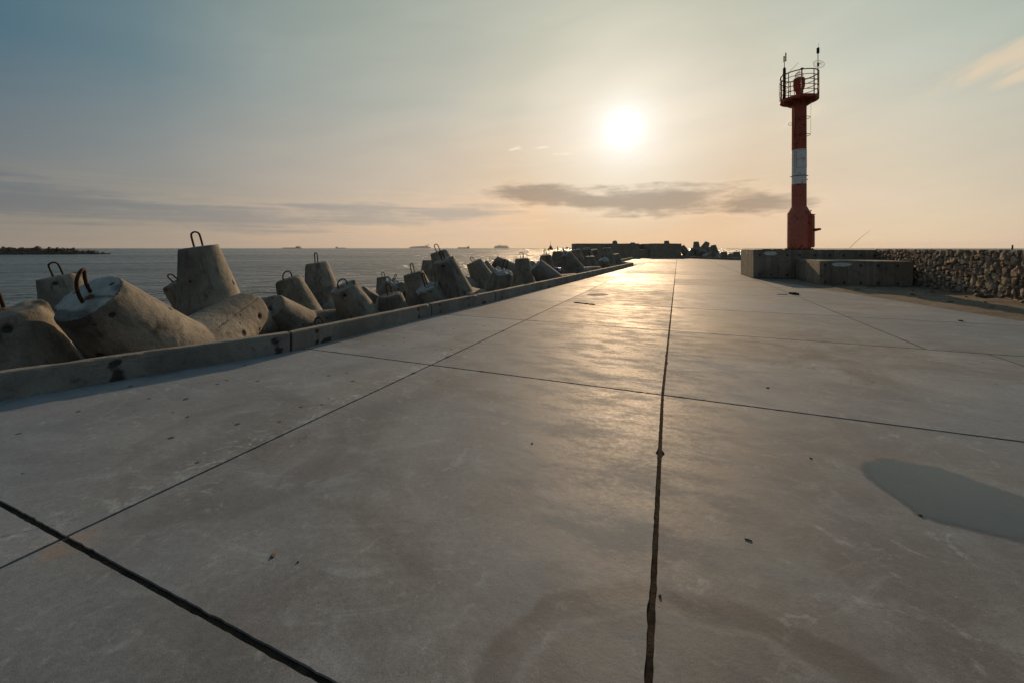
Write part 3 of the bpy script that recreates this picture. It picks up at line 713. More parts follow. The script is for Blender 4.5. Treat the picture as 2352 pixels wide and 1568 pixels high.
TT = [
 # mesh, tip px, point down the leg, depth, tilt to viewer, label, loop, spin, loop turn
 ('hero', (200, 684), (363, 812), 5.35, .46, 'big foreground tetrapod with a pale round end and leaning rusty loop', 'l', (.05, .94, .35), 40),
 ('a', (4, 712), (34, 812), 5.2, .22, 'dark tetrapod cut off by the left edge, stub of loop on its pitted top', 's', None, 75),
 ('b', (-95, 800), (0, 890), 5.3, .1, 'low tetrapod leg just showing at the lower left corner by the kerb', None, None, 0),
 ('a', (134, 634), (172, 734), 10.4, .03, 'tetrapod against the sea behind the pale round end, tall loop standing', 't', None, 10),
 ('hero', (456, 567), (477, 667), 9.7, .01, 'tallest near tetrapod with a flat top above the horizon and stained sides', 't', (.24, .945, -.2), 20),
 ('b', (404, 646), (455, 700), 12.0, .12, 'small tetrapod end peeping out left of the tallest near tetrapod', 's', None, 40),
 ('b', (620, 704), (704, 772), 11.2, .70, 'tetrapod pointing its cracked dark round end at the viewer above the kerb joint', None, None, 0),
 ('c', (661, 640), (699, 740), 13.6, .08, 'brown leaning tetrapod with a low round loop, right of the cracked end', 'r', None, 20),
 ('c', (727, 604), (746, 704), 15.2, .01, 'upright tetrapod with tall narrow loop, behind the brown leaning one', 'n', None, 40),
 ('a', (788, 658), (841, 758), 12.6, .30, 'leaning tetrapod with pale oval top and large bent loop', 'r', None, 10),
 ('b', (738, 752), (766, 852), 10.2, .1, 'low tetrapod top with a small loop, just over the second kerb block', 's', None, 0),
 ('f', (853, 668), (830, 700), 17.5, .1, 'low rough tetrapod remnant at the waterline left of the small brown cluster', None, None, 0),
 ('b', (881, 636), (896, 736), 24.0, .0, 'small upright tetrapod low by the water, with short loop', 's', None, 20),
 ('k', (906, 640), (884, 690), 22.0, .35, 'crumbled tetrapod end leaning over the small one by the water', 's', None, 60),
 ('c', (915, 664), (960, 700), 19.5, .72, 'bluish shaded tetrapod end in the small brown cluster', None, None, 0),
 ('c', (896, 676), (916, 776), 13.7, .20, 'squat tetrapod top with dark loop, low against the kerb', 't', None, 30),
 ('b', (949, 627), (981, 727), 16.0, .05, 'smooth grey leaning tetrapod with thin loop, behind the one with broken white crown', 'n', None, 30),
 ('k', (977, 650), (1017, 750), 15.0, .25, 'tetrapod with a broken white crown beside the kerb', 'n', None, 40),
 ('b', (1007, 578), (1043, 678), 18.8, .06, 'tall tetrapod crossing the horizon with a tall loop under the distant ships', 't', None, 15),
 ('a', (1019, 597), (1055, 697), 15.4, .18, 'wide dark tetrapod standing in front of the tall horizon-crossing one', 't', None, 50),
 ('c', (989, 598), (989, 698), 21.0, .0, 'upright tetrapod half hidden left of the tall horizon-crossing one', None, None, 0),
 ('b', (1088, 601), (1137, 701), 20.4, .06, 'leaning tetrapod with rounded top and small loop right of the tall pair', 's', None, 20),
 ('b', (1106, 605), (1150, 690), 23.5, .0, 'thin edge of a tetrapod behind the rounded-top leaning one', None, None, 0),
 ('a', (1135, 600), (1235, 664), 27.5, -.05, 'tetrapod lying far over with its corner raised and loop pointing left', 't', None, 0),
 ('k', (1159, 614), (1130, 714), 17.6, .25, 'weathered chipped tetrapod with a second leg reaching left', 't', (-1, -.2, 0), 30),
 ('c', (1199, 594), (1206, 694), 23.6, .01, 'upright tetrapod with flat top and tall loop right of the chipped one', 't', None, 10),
 ('k', (1226, 604), (1306, 694), 21.5, .10, 'big slanting blue-grey tetrapod leg with a sunlit upper edge', None, (.5, -.85, -.2), 0),
 ('c', (1253, 586), (1263, 686), 29.0, .12, 'upright tetrapod with two thin loops behind the big slanting leg', 't', None, 30),
 ('f', (1281, 578), (1284, 678), 31.0, .0, 'dark upright tetrapod left of the reddish one, loop like a short post', 'n', None, 80),
 ('kf', (1294, 576), (1304, 676), 35.0, .1, 'crumbling tetrapod top on the horizon behind the reddish one', 's', None, 70),
 ('b', (1299, 584), (1342, 662), 26.5, .22, 'big reddish tetrapod with a long bright slanting edge', 'n', None, 60),
 ('f', (1322, 574), (1342, 674), 34.0, .05, 'grey tetrapod behind the reddish one, against the parapet end', 'n', None, 80),
 ('f', (1346, 572), (1366, 672), 37.5, .3, 'pale round-topped tetrapod before the parapet, left of a twin', None, None, 0),
 ('f', (1363, 574), (1380, 674), 39.0, .2, 'pale tetrapod overlapped by its round-topped twin before the parapet', None, None, 0),
 ('f', (1354.6, 589), (1358, 689), 32.0, .08, 'small squat brown tetrapod near the kerb with a stub loop', 's', None, 80),
 ('kf', (1386, 591), (1390, 691), 33.0, .2, 'small chipped pale tetrapod close to the kerb near the step', None, None, 0),
 ('f', (1394, 570), (1400, 670), 35.0, .0, 'tall tetrapod standing before the parapet with flat top above the horizon', 's', None, 80),
 ('f', (1412, 584), (1425, 684), 37.0, .1, 'brown tetrapod shoulder right of the tall one before the parapet', None, None, 0),
]
for r_ in TT: tetrapod(*r_)
FT = [
 ('f', (1412, 555), (1414, 600), 73.0, .45, 'pointed tetrapod corner rising over the left part of the parapet', None),
 ('f', (1453, 557.5), (1453, 600), 74.0, .1, 'low tetrapod bump just over the parapet beside the gap', None),
 ('f', (1531, 553.5), (1533, 600), 73.0, .0, 'single tetrapod top rising over the right part of the parapet', None),
 ('f', (1599, 555.5), (1601, 600), 70.0, .02, 'tall far tetrapod, the highest in the group right of the parapet', None),
 ('f', (1638, 563.5), (1645, 600), 66.0, .02, 'second tallest far tetrapod, leaning right of the middle', None),
 ('f', (1626, 568), (1628, 600), 68.0, .05, 'far tetrapod with a small loop left of the second tallest', 's'),
 ('f', (1662.5, 579), (1664, 610), 57.0, .05, 'squat far tetrapod with a loop, left of the last pair', 's'),
 ('f', (1691.5, 579), (1693, 610), 56.0, .05, 'squat far tetrapod next to the plinth', 's'),
 ('f', (1680, 583), (1681, 610), 58.0, .2, 'far tetrapod lump tucked behind the one next to the plinth', None),
 ('f', (1566, 565.5), (1580, 590), 68.5, .15, 'far tetrapod leaning out from the right end of the parapet', 's'),
 ('f', (1586, 575), (1600, 577), 69.0, .1, 'low far tetrapod lying left of the highest one', None),
 ('f', (1611, 576), (1606, 592), 67.0, .2, 'low far tetrapod lump right of the highest one', None),
 ('f', (1590, 579), (1578, 600), 65.5, -.1, 'far slanting leg with a lit edge below the highest tetrapod', None),
 ('f', (1640, 579), (1626, 600), 62.5, -.1, 'far slanting leg with a lit edge below the second tallest', None),
 ('kf', (1618, 583), (1622, 610), 64.0, .3, 'broken far tetrapod between the two slanting legs', None),
]
for r_ in FT: tetrapod(r_[0], r_[1], r_[2], r_[3], r_[4], r_[5], r_[6], None, 70, group=GF)

# ------------------------------------------------------------------ beacon plinth, step, stone wall
def block(name, foot, h, wearf, z0=0.0, step=.05):
    bm = bmesh.new(); lay = bm.verts.layers.float_color.new('wear'); n = len(foot); tops = []
    for i in range(n):
        a, b = foot[i], foot[(i + 1) % n]; L = (b - a).length; nu = max(2, int(L / step)); nv = max(2, int(h / step)); g = []
        nm = right_of(a, b)
        for u in range(nu + 1):
            row = []
            for v in range(nv + 1):
                x = L * u / nu; z = h * v / nv; p = a + (b - a) * (u / nu)
                ed = 1 if (v == nv or u in (0, nu)) else 0
                q = .004 * N3((p.x * 3, p.y * 3, z * 3)) - ed * max(0, N3((p.x * 4, p.y * 4, z * 4 + 5)) - .2) * .03
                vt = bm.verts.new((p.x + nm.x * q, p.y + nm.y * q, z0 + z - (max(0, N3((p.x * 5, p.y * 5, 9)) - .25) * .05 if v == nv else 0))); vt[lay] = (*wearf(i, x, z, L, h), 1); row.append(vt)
            g.append(row)
        for u in range(nu):
            for v in range(nv): bm.faces.new((g[u][v], g[u + 1][v], g[u + 1][v + 1], g[u][v + 1]))
        tops += [r[-1] for r in g[:-1]]
    bmesh.ops.remove_doubles(bm, verts=bm.verts[:], dist=.004)
    top = [v for v in tops if v.is_valid]
    edges = [e for e in bm.edges if e.is_boundary and abs(e.verts[0].co.z - z0 - h) < .12 and abs(e.verts[1].co.z - z0 - h) < .12]
    bmesh.ops.edgeloop_fill(bm, edges=edges)
    bmesh.ops.recalc_face_normals(bm, faces=bm.faces[:])
    return bobj(name, bm, M['block'])
def tie_wear(seed, sp=.62):
    def f(i, x, z, L, h):
        dark = 0; rust = 0
        k = round((x - .25) / sp); hx = .25 + k * sp + .05 * math.sin(k * 3.7 + seed)
        for zz in (.14 * h, .82 * h):
            d = math.hypot((x - hx) / .045, (z - zz) / .05); dark = max(dark, max(0, min(1, 1.7 - d)))
            if z < zz: dark = max(dark, .55 * max(0, 1 - abs(x - hx) / .05) * max(0, 1 - (zz - z) / .32))
        if k % 2 == 0: dark = max(dark, .55 * max(0, 1 - abs(x - hx) / .035) * (.6 + .6 * N3((x * 3, z * 5, seed))))
        dark = max(dark, .6 * max(0, N3((x * 2.2 + seed, z * .5, seed)) - .12))
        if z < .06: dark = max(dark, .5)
        lime = .35 * max(0, N3((x * 1.4, z * .9, seed + 4)))
        return (dark, lime, rust)
    return f
c0 = gnd(1730.5, 640); c1 = gnd(1701.7, 630.9); c2 = WALL_B + Vector((.35, -.13, 0)); c3 = c1 + (c2 - c0)
PH = 1.512
pl = block('beacon_plinth', [c0, c2, c3, c1], PH, tie_wear(1)); tag(pl, 'tall board-marked concrete plinth carrying the red and white beacon', 'plinth')
l0 = gnd(1882.6, 656.5); l1 = gnd(1824, 641); l2 = gnd(2097, 660.8); l3 = l2 + (l1 - l0) * .98; l1 = l1 + (l1 - l0) * .02
stp = block('concrete_step', [l0, l2, l3, l1], 1.055, tie_wear(5)); tag(stp, 'lower concrete block standing in front of the beacon plinth', 'concrete step')
def daub(parent, a, b, x, z, rx, rz, seed):
    d = (b - a).normalized(); nm = right_of(a, b); bm = bmesh.new(); vs = []
    for k in range(48):
        an = 2 * math.pi * k / 48; q = 1 + .16 * N3((math.cos(an) * 2, math.sin(an) * 2, seed)) + .08 * N3((math.cos(an) * 7, math.sin(an) * 7, seed))
        p = a + d * (x + rx * math.cos(an) * q) + nm * .009 + Vector((0, 0, z + rz * math.sin(an) * q)); vs.append(bm.verts.new(p))
    f = bm.faces.new(vs); r = bmesh.ops.extrude_face_region(bm, geom=[f])
    bmesh.ops.translate(bm, verts=[v for v in r['geom'] if isinstance(v, bmesh.types.BMVert)], vec=-nm * .012)
    bmesh.ops.recalc_face_normals(bm, faces=bm.faces[:])
    return bobj('paint_daub', bm, M['patch'], parent)
daub(pl, c0, c2, .78, PH * .875, .30, .105, 1)
daub(stp, l0, l2, .80, 1.055 * .86, .36, .085, 2)
d_ = daub(pl, c1, c0, 1.85, PH * .89, .10, .13, 3)

bm = bmesh.new(); lay = bm.verts.layers.float_color.new('tone')
def wall_pt(y, off, z): return Vector((wall_x(y), y, z)) + wr_ * off
YA, YB, WH = -2.0, 19.75, 1.545
g = []
for j in range(60):
    y = YA + (YB - YA) * j / 59; row = []
    for off, z in ((.03, -.1), (.02, .4), (.03, .8), (.02, 1.2), (.01, WH - .05), (.04, WH), (.35, WH + .01), (.72, WH), (.74, .6), (.74, -.5)):
        p = wall_pt(y, off, z); p = p + Vector((0, 0, .014 * N3(p, 1.3) + .010 * N3(p, 4))) * (z > 1.4); v = bm.verts.new(p); v[lay] = (.5, .5, .5, 1); row.append(v)
    g.append(row)
for a, b in zip(g, g[1:]):
    for k in range(9): bm.faces.new((a[k], b[k], b[k + 1], a[k + 1]))
bm.faces.new(g[0]); bm.faces.new(g[-1][::-1])
# field stones bedded at random in the face
protos = []; protos2 = []
for k in range(18):
    t_ = bmesh.new(); bmesh.ops.create_icosphere(t_, subdivisions=3 if k < 9 else 2, radius=1); so_ = Vector((k * 11.3, k * 5.1, 0))
    cuts = [(Vector((random.gauss(0, 1), random.gauss(0, 1), random.gauss(0, 1))).normalized(), random.uniform(.50, .84)) for _ in range(9)]
    co = []
    for v in t_.verts:
        p = v.co / (abs(v.co.x) ** 3.2 + abs(v.co.y) ** 3.2 + abs(v.co.z) ** 3.2) ** (1 / 3.2); p = p * (1 + .13 * N3(p + so_, 1.3) + .05 * N3(p + so_, 3.4))
        for nn, dd in cuts:
            e_ = p.dot(nn) - dd
            if e_ > 0: p = p - nn * e_ * .93
        co.append(p)
    (protos if k < 9 else protos2).append((co, [[v.index for v in f.verts] for f in t_.faces])); t_.free()
rs = random.Random(11); placed = {}; stones = []
for r0, tries in ((.14, 500), (.11, 2600), (.085, 6000), (.062, 8000), (.042, 8000)):
    for _ in range(tries):
        y = rs.uniform(4.2, YB - .1); z = rs.uniform(.0, WH - r0 * .55); r = r0 * rs.uniform(.85, 1.15); ok = True; ci, cj = int(y / .3), int(z / .3)
        for i in (-1, 0, 1):
            for j in (-1, 0, 1):
                for (y2, z2, r2) in placed.get((ci + i, cj + j), ()):
                    if ((abs(y - y2) / 1.18) ** 3 + (abs(z - z2) * 1.06) ** 3) ** (1 / 3) < (r + r2) * .80: ok = False; break
        if ok: placed.setdefault((ci, cj), []).append((y, z, r)); stones.append((y, z, r))
for (y, z, r) in stones:
    co, fs = rs.choice(protos if y < 17 else protos2); tn = rs.random(); an = rs.gauss(0, .22); sa, sb = rs.uniform(.85, 1.2), rs.uniform(.88, 1.15); dep = r * rs.uniform(.55, .75)
    dep = .13; c = wall_pt(y, .052 + rs.uniform(-.022, .022), z); ca, sn = math.cos(an), math.sin(an); vs = []
    for p in co:
        X, Zz = p.x * sa, p.z * sb
        v = bm.verts.new(c + wd * (X * ca - Zz * sn) * r * 1.1 + wr_ * (max(p.y, -.52 + .16 * N3((X * 1.5, tn * 40, Zz * 1.5)) + .12 * X * math.sin(tn * 90)) * dep) + Vector((0, 0, min((X * sn + Zz * ca) * r, WH + .012 - c.z)))); v[lay] = (tn, 0, 0, 1); vs.append(v)
    for f in fs:
        ff = bm.faces.new([vs[i] for i in f]); ff.material_index = 1; ff.smooth = True
bmesh.ops.recalc_face_normals(bm, faces=bm.faces[:])
tag(bobj('stone_wall', bm, [M['mortar'], M['stone']]), 'long low wall of rough field stones set in dark mortar', 'wall')

# ------------------------------------------------------------------ beacon
BC = Vector((9.87 * EYE, 13.85 * EYE, PH)); vd = Vector((-BC.x, -BC.y, 0)).normalized(); vr = Vector((-vd.y, vd.x, 0))     # towards the viewer / viewer's right
TH = math.atan2(vd.y, vd.x)
tw = empty('light_beacon', BC, TH); tag(tw, 'slim red and white harbour light beacon with railed gallery', 'beacon')     # local +x faces the viewer, +y is the viewer's right
Z = lambda z: z - PH
rb, rc = .545, .345
bm = bmesh.new(); lathe(bm, [(rb, 0.04), (rb, Z(3.52)), (rb - .03, Z(3.56)), (rc + .015, Z(3.87)), (rc, Z(3.90))], 56)
bobj('base_drum', bm, M['redfade'], tw)
bm = bmesh.new(); lathe(bm, [(0, .05), (.66, .05), (.66, .012), (.66, 0)], 48, smooth=False)
for k in range(14):
    a = 2 * math.pi * k / 14; tube(bm, [(.605 * math.cos(a), .605 * math.sin(a), .045), (.605 * math.cos(a), .605 * math.sin(a), .10)], .022, 6)
bobj('base_flange', bm, M['rust'], tw)
bm = bmesh.new(); lathe(bm, [(rc, Z(3.90)), (rc, Z(5.11)), (rc, Z(7.0)), (rc, Z(9.62)), (rc - .01, Z(9.64))], 48, mi=[0, 1, 2, 2])
for z in (4.55, 6.1, 7.05, 8.2): lathe(bm, [(rc, Z(z - .012)), (rc + .004, Z(z - .006)), (rc + .004, Z(z + .006)), (rc, Z(z + .012))], 48, mi=1 if 5.2 < z < 7 else 0)
bobj('column', bm, [M['redfade'], M['white'], M['red']], tw)
def arc(r, z, a0, a1, n=24): return [(r * math.cos(R(a0 + (a1 - a0) * k / n)), r * math.sin(R(a0 + (a1 - a0) * k / n)), z) for k in range(n + 1)]
bm = bmesh.new(); tube(bm, arc(rc + .014, Z(5.56), 0, 360, 40)[:-1], .017, 6, closed=True)
for a in (95, -85, 100): tube(bm, [(rc * math.cos(R(a)), rc * math.sin(R(a)), Z(5.56)), ((rc + .07) * math.cos(R(a)), (rc + .07) * math.sin(R(a)), Z(5.56))], .018, 6)
tube(bm, [(0, rc + .005, Z(5.34)), (0, rc + .05, Z(5.34))], .025, 6)
bobj('clamp_ring', bm, M['rust'], tw)
bm = bmesh.new()
for z0, z1 in ((5.98, 6.46), (6.46, 6.94)):
    pts = arc(rc + .006, Z(z0), -18, 78, 14) + arc(rc + .006, Z(z1), 78, -18, 14); tube(bm, pts, .005, 5, closed=True)
bobj('hatch_frame', bm, M['dark'], tw)
# meter box on the drum with a lever
dm = Matrix.Rotation(R(72), 4, 'Z')
bm = bmesh.new(); box(bm, rb - .12, rb + .10, -.22, .22, Z(1.64), Z(3.40)); box(bm, rb + .10, rb + .125, -.20, .20, Z(1.70), Z(3.36)); box(bm, rb - .14, rb + .15, -.25, .25, Z(3.40), Z(3.43))
bmesh.ops.bevel(bm, geom=bm.edges[:], offset=.008, segments=1, affect='EDGES'); bmesh.ops.transform(bm, matrix=dm, verts=bm.verts[:])
db = bobj('service_box', bm, M['red'], tw)
bm = bmesh.new(); tube(bm, [(rb + .12, 0, Z(2.58)), (rb + .22, 0, Z(2.58))], .085, 10); tube(bm, [(rb + .20, -.02, Z(2.57)), (rb + .34, .08, Z(2.61)), (rb + .42, .12, Z(2.61))], [.075, .065, .05], 8)
bmesh.ops.transform(bm, matrix=dm, verts=bm.verts[:]); bobj('lever', bm, M['rust_sunlit'], db)
bm = bmesh.new(); tube(bm, [(-.1, rb - .02, Z(3.60)), (-.1, rb - .02, Z(3.68))], .03, 8); bobj('vent_stub', bm, M['redfade'], tw)
# gallery
rg, zf, zt = .87, Z(9.72), Z(11.10)
bm = bmesh.new(); lathe(bm, [(0, zf + .02), (rg, zf + .02), (rg, zf + .07), (rg + .012, zf + .07), (rg + .012, zf - .06), (rg - .03, zf - .06), (rg - .03, zf - .02), (rc + .02, zf - .02), (rc + .02, zf - .16), (rc, zf - .16)], 48, smooth=False)
for k in range(8):
    a = R(22.5 + 45 * k); u = Vector((math.cos(a), math.sin(a), 0)); s_ = Vector((-u.y, u.x, 0)) * .012
    A, B, Cc = u * rc + Vector((0, 0, zf - .03)), u * (rg - .03) + Vector((0, 0, zf - .03)), u * rc + Vector((0, 0, zf - .36))
    v = [bm.verts.new(p + q) for q in (s_, -s_) for p in (A, B, Cc)]; bm.faces.new(v[:3]); bm.faces.new(v[3:][::-1])
    for i, j in ((0, 1), (1, 2), (2, 0)): bm.faces.new((v[i], v[i + 3], v[j + 3], v[j]))
bmesh.ops.recalc_face_normals(bm, faces=bm.faces[:])
bobj('gallery_floor', bm, M['red'], tw)
bm = bmesh.new()
tube(bm, arc(rg, zt, 0, 360, 48)[:-1], .030, 8, closed=True)
for k in range(1, 5): tube(bm, arc(rg - .004, zf + .07 + (zt - zf - .07) * k / 5, 0, 360, 48)[:-1], .018, 6, closed=True)
for k in range(9):
    a = 8 + 40 * k; r2 = .030 if k == 0 else .022
    tube(bm, [(rg * math.cos(R(a)), rg * math.sin(R(a)), zf - .05), (rg * math.cos(R(a)), rg * math.sin(R(a)), zt)], r2, 8)
for a in (-128, -112, -98): tube(bm, [((rg + .02) * math.cos(R(a)), (rg + .02) * math.sin(R(a)), zt - .2), ((rg + .02) * math.cos(R(a + 10)), (rg + .02) * math.sin(R(a + 10)), zf + .1)], .010, 6)
rail = bobj('gallery_railing', bm, M['redrail'], tw)
bm = bmesh.new(); box(bm, rg - .07, rg + .05, .06, .20, zt + .015, zt + .065); bmesh.ops.bevel(bm, geom=bm.edges[:], offset=.01, segments=1, affect='EDGES'); bobj('rail_clamp', bm, M['dark'], tw)
# lantern
bm = bmesh.new(); lathe(bm, [(0, zf + .02), (.24, zf + .02), (.24, zf + .10), (.15, zf + .14), (.15, zf + .42), (.27, zf + .72), (.275, zf + 1.08), (.255, zf + 1.20), (.16, zf + 1.25), (0, zf + 1.25)], 32)
for a in (30, 150, 270): tube(bm, [(.25 * math.cos(R(a)), .25 * math.sin(R(a)), zf + .75), (.16 * math.cos(R(a)), .16 * math.sin(R(a)), zf + .14)], .018, 6)
lan = bobj('lantern', bm, M['red'], tw)
bm = bmesh.new(); lathe(bm, [(.12, zf + 1.25), (.14, zf + 1.29), (.205, zf + 1.33), (.205, zf + 1.36), (.195, zf + 1.375), (.20, zf + 1.39), (.185, zf + 1.43), (.175, zf + 1.445), (.17, zf + 1.47), (.12, zf + 1.53), (.04, zf + 1.56), (0, zf + 1.565)], 28); bobj('lens_dome', bm, M['glass'], lan)
bm = bmesh.new(); tube(bm, [(0, 0, zf + 1.56), (0, 0, zf + 1.68)], .008, 5); tube(bm, [(0, 0, zf + 1.56), (.05, .05, zf + 1.66)], .006, 5); tube(bm, [(0, 0, zf + 1.56), (-.05, -.05, zf + 1.66)], .006, 5); bobj('bird_spike', bm, M['dark'], lan)
# left mast with its twin whip housings
yl, yr = -.665, .835
bm = bmesh.new(); tube(bm, [(.05, yl, zf + .02), (.05, yl, Z(11.62)), (.05, yl, Z(11.70))], [.072, .072, .03], 14); tube(bm, [(.05, yl, Z(11.7)), (.05, yl, Z(12.05))], .016, 8)
for z in (9.95, 10.6, 11.3): tube(bm, [(.05, yl - .09, Z(z)), (.05, yl + .09, Z(z))], .025, 6)
ma = bobj('antenna_mast', bm, M['rust'], tw)
for y_, za, zb, rr in ((yl - .015, 12.0, 12.34, .032), (yl + .065, 12.02, 12.5, .030)):
    bm = bmesh.new(); tube(bm, [(.05, y_, Z(za)), (.05, y_, Z(zb - .02)), (.05, y_, Z(zb))], [rr, rr, rr * .5], 10); tube(bm, [(.05, yl, Z(za + .06)), (.05, y_, Z(za + .06))], .012, 6); tube(bm, [(.05, yl, Z(za + .24)), (.05, y_, Z(za + .24))], .010, 6); bobj('antenna', bm, M['black'], ma)
bm = bmesh.new(); tube(bm, [(.02, yl + .1, Z(11.28)), (-.1, -.02, Z(11.85))], .008, 6); tube(bm, [(0, -rg - .03, Z(10.1)), (0, -rg - .05, Z(10.75)), (.1, -rg + .14, Z(11.36))], .006, 5); bobj('thin_aerial', bm, M['dark'], tw)
bm = bmesh.new(); tube(bm, [(-.1, yr, zf + .05), (-.1, yr, Z(11.25))], .036, 10); tube(bm, [(-.1, yr, Z(11.2)), (-.1, yr, Z(12.25))], .018, 8)
mr = bobj('antenna_mast', bm, M['dark'], tw)
bm = bmesh.new(); box(bm, -.16, -.04, yr - .065, yr + .065, Z(12.12), Z(12.42)); bmesh.ops.bevel(bm, geom=bm.edges[:], offset=.02, segments=2, affect='EDGES'); tube(bm, [(-.1, yr + .02, Z(12.4)), (-.1, yr + .03, Z(12.66))], .007, 5); bobj('radio_unit', bm, M['black'], mr)
bm = bmesh.new(); dc = Vector((-.1, yr + .0, Z(11.52)))
nxv = Vector((.75, .66, 0)).normalized(); hz = Vector((-nxv.y, nxv.x, 0))
def dish(a, b): return dc + hz * a + Vector((0, 0, b)) + nxv * (.55 * (a * a + b * b))
tube(bm, [dish(.34 * math.cos(R(10 * k)), .21 * math.sin(R(10 * k))) for k in range(36)], .007, 5, closed=True)
for k in range(-5, 6):
    a = k * .058; lim = .21 * math.sqrt(max(0, 1 - (a / .34) ** 2)); tube(bm, [dish(a, lim * j / 4) for j in range(-4, 5)], .0032, 4)
for b in (-.1, 0, .1): lim = .34 * math.sqrt(1 - (b / .21) ** 2); tube(bm, [dish(lim * j / 5, b) for j in range(-5, 6)], .0032, 4)
tube(bm, [dc, dc + nxv * .2], .015, 6); box(bm, dc.x - .05, dc.x + .05, dc.y - .05, dc.y + .05, dc.z - .09, dc.z + .07)
bobj('dish_antenna', bm, M['dark'], mr)
# ladder with safety hoops, conduit, hanging cable
bm = bmesh.new(); la = 22; lr = rc + .05
ex = Vector((math.cos(R(la)), math.sin(R(la)), 0)); ey = Vector((-ex.y, ex.x, 0))
for s_ in (-.17, .17): tube(bm, [ex * lr + ey * s_ + Vector((0, 0, Z(7.25))), ex * lr + ey * s_ + Vector((0, 0, zf - .02))], .013, 6)
z = 7.4
while z < 9.6: tube(bm, [ex * lr - ey * .17 + Vector((0, 0, Z(z))), ex * lr + ey * .17 + Vector((0, 0, Z(z)))], .009, 5); z += .3
for z in (7.3, 8.4, 9.4):
    for s_ in (-.17, .17): tube(bm, [ex * (rc - .02) + ey * s_ * .8 + Vector((0, 0, Z(z))), ex * lr + ey * s_ + Vector((0, 0, Z(z)))], .009, 5)
lad = bobj('ladder', bm, M['red'], tw)
for z in (7.76, 8.70):
    bm = bmesh.new(); tube(bm, [((rc + .01 + .165 * math.sin(R(180 * k / 20)) ** .6) * math.cos(R(-25 + 150 * k / 20)), (rc + .01 + .165 * math.sin(R(180 * k / 20)) ** .6) * math.sin(R(-25 + 150 * k / 20)), Z(z)) for k in range(21)], .016, 6); bobj('safety_hoop', bm, M['redrail'], lad)
bm = bmesh.new(); tube(bm, [(-.03, rc + .165, Z(7.76)), (-.03, rc + .19, zf - .05)], .006, 5); bobj('hanging_cable', bm, M['dark'], lad)
bm = bmesh.new(); a = R(-32)
tube(bm, [((rc + .03) * math.cos(a), (rc + .03) * math.sin(a), Z(7.6)), ((rc + .03) * math.cos(a), (rc + .03) * math.sin(a), zf - .02)], .022, 8); tube(bm, [((rc + .02) * math.cos(a), (rc + .02) * math.sin(a), Z(5.7)), ((rc + .02) * math.cos(a), (rc + .02) * math.sin(a), Z(7.6))], .007, 6)
bobj('conduit', bm, M['rust_sunlit'], tw)  # the pipe's orange is low sunlight put into its colour
bm = bmesh.new(); tube(bm, circ((0, -rc - .06, Z(8.5)), .075, 14, 30, 330, (0, 1, 0), (0, 0, 1)), .012, 6); bobj('hook', bm, M['redrail'], tw)
# loose plate by the foot
bm = bmesh.new(); box(bm, -.5, .5, -.16, .16, 0, .035); bmesh.ops.bevel(bm, geom=bm.edges[:], offset=.006, segments=1, affect='EDGES')
pt = bobj('steel_plate', bm, M['rust']); pt.location = BC - vr * 1.25 - vd * .1 + Vector((0, 0, .004)); pt.rotation_euler = (0, 0, math.atan2(vr.y, vr.x) + .05); tag(pt, 'flat rusty steel plate lying left of the beacon foot', 'steel plate')

# ------------------------------------------------------------------ parapet at the pier's end
def rough_box(name, x0, x1, y0, y1, h, label, mat='farwall', z0=-.05, cat='wall', chips=.05):
    bm = bmesh.new(); box(bm, x0, x1, y0, y1, z0, h)
    bmesh.ops.subdivide_edges(bm, edges=[e for e in bm.edges if e.calc_length() > 1.2], cuts=14, use_grid_fill=True)
    bmesh.ops.bevel(bm, geom=[e for e in bm.edges if e.calc_face_angle(0) > 1], offset=.03, segments=1, affect='EDGES')
    for v in bm.verts:
        if v.co.z > h - .1: v.co.z -= max(0, N3(v.co, 1.1)) * chips
        v.co += Vector((0, N3(v.co, .9) * .03, 0))
    return tag(bobj(name, bm, M[mat]), label, cat)
xs = lambda u, D: (u - CU) / F * D
wl = rough_box('parapet_wall', xs(1322.5, 66), xs(1468.5, 66), 66, 70.6, 2.36, 'long dark concrete parapet left of the gap at the pier end')
wr2 = rough_box('parapet_wall', xs(1493, 66), xs(1564, 66), 65.8, 70.6, 2.36, 'shorter dark concrete parapet right of the gap at the pier end')
wb = rough_box('parapet_wall', xs(1468.5, 66) + .003, xs(1493, 66) - .003, 69.7, 70.5, 2.28, 'back wall closing the gap between the two parapets')
rough_box('concrete_bench', xs(1468.5, 66) + .003, xs(1493, 66) - .003, 66.3, 69.69, 1.36, 'low concrete block with a sunlit top in the parapet gap', cat='concrete block')

# ------------------------------------------------------------------ small things
def strip(name, a, b, wdt, th, label, cat, mat='black', seed=0):
    bm = bmesh.new(); n = 14; d = (b - a).normalized(); nm = right_of(a, b); L = []; 
    for k in range(n + 1):
        p = a + (b - a) * (k / n); w1 = wdt * (.7 + .5 * abs(N3((k * .7, seed, 0)))) / 2; off = nm * wdt * .25 * N3((k * .5, seed, 3))
        zz = th * (.8 + .5 * N3((k * .6, seed, 7)))
        L.append([bm.verts.new(p + off + nm * s_ * w1 + Vector((0, 0, z_))) for s_, z_ in ((-1, .002), (-.8, zz), (.8, zz), (1, .002))])
    for a_, b_ in zip(L, L[1:]):
        for k in range(4): bm.faces.new((a_[k], a_[(k + 1) % 4], b_[(k + 1) % 4], b_[k]))
    bm.faces.new(L[0]); bm.faces.new(L[-1][::-1]); bmesh.ops.recalc_face_normals(bm, faces=bm.faces[:])
    return tag(bobj(name, bm, M[mat]), label, cat)
strip('rubber_strip', gnd(1319, 695), gnd(1365.5, 700.5), .085, .03, 'torn black strip lying on the glowing slabs left of centre', 'strip', seed=1)
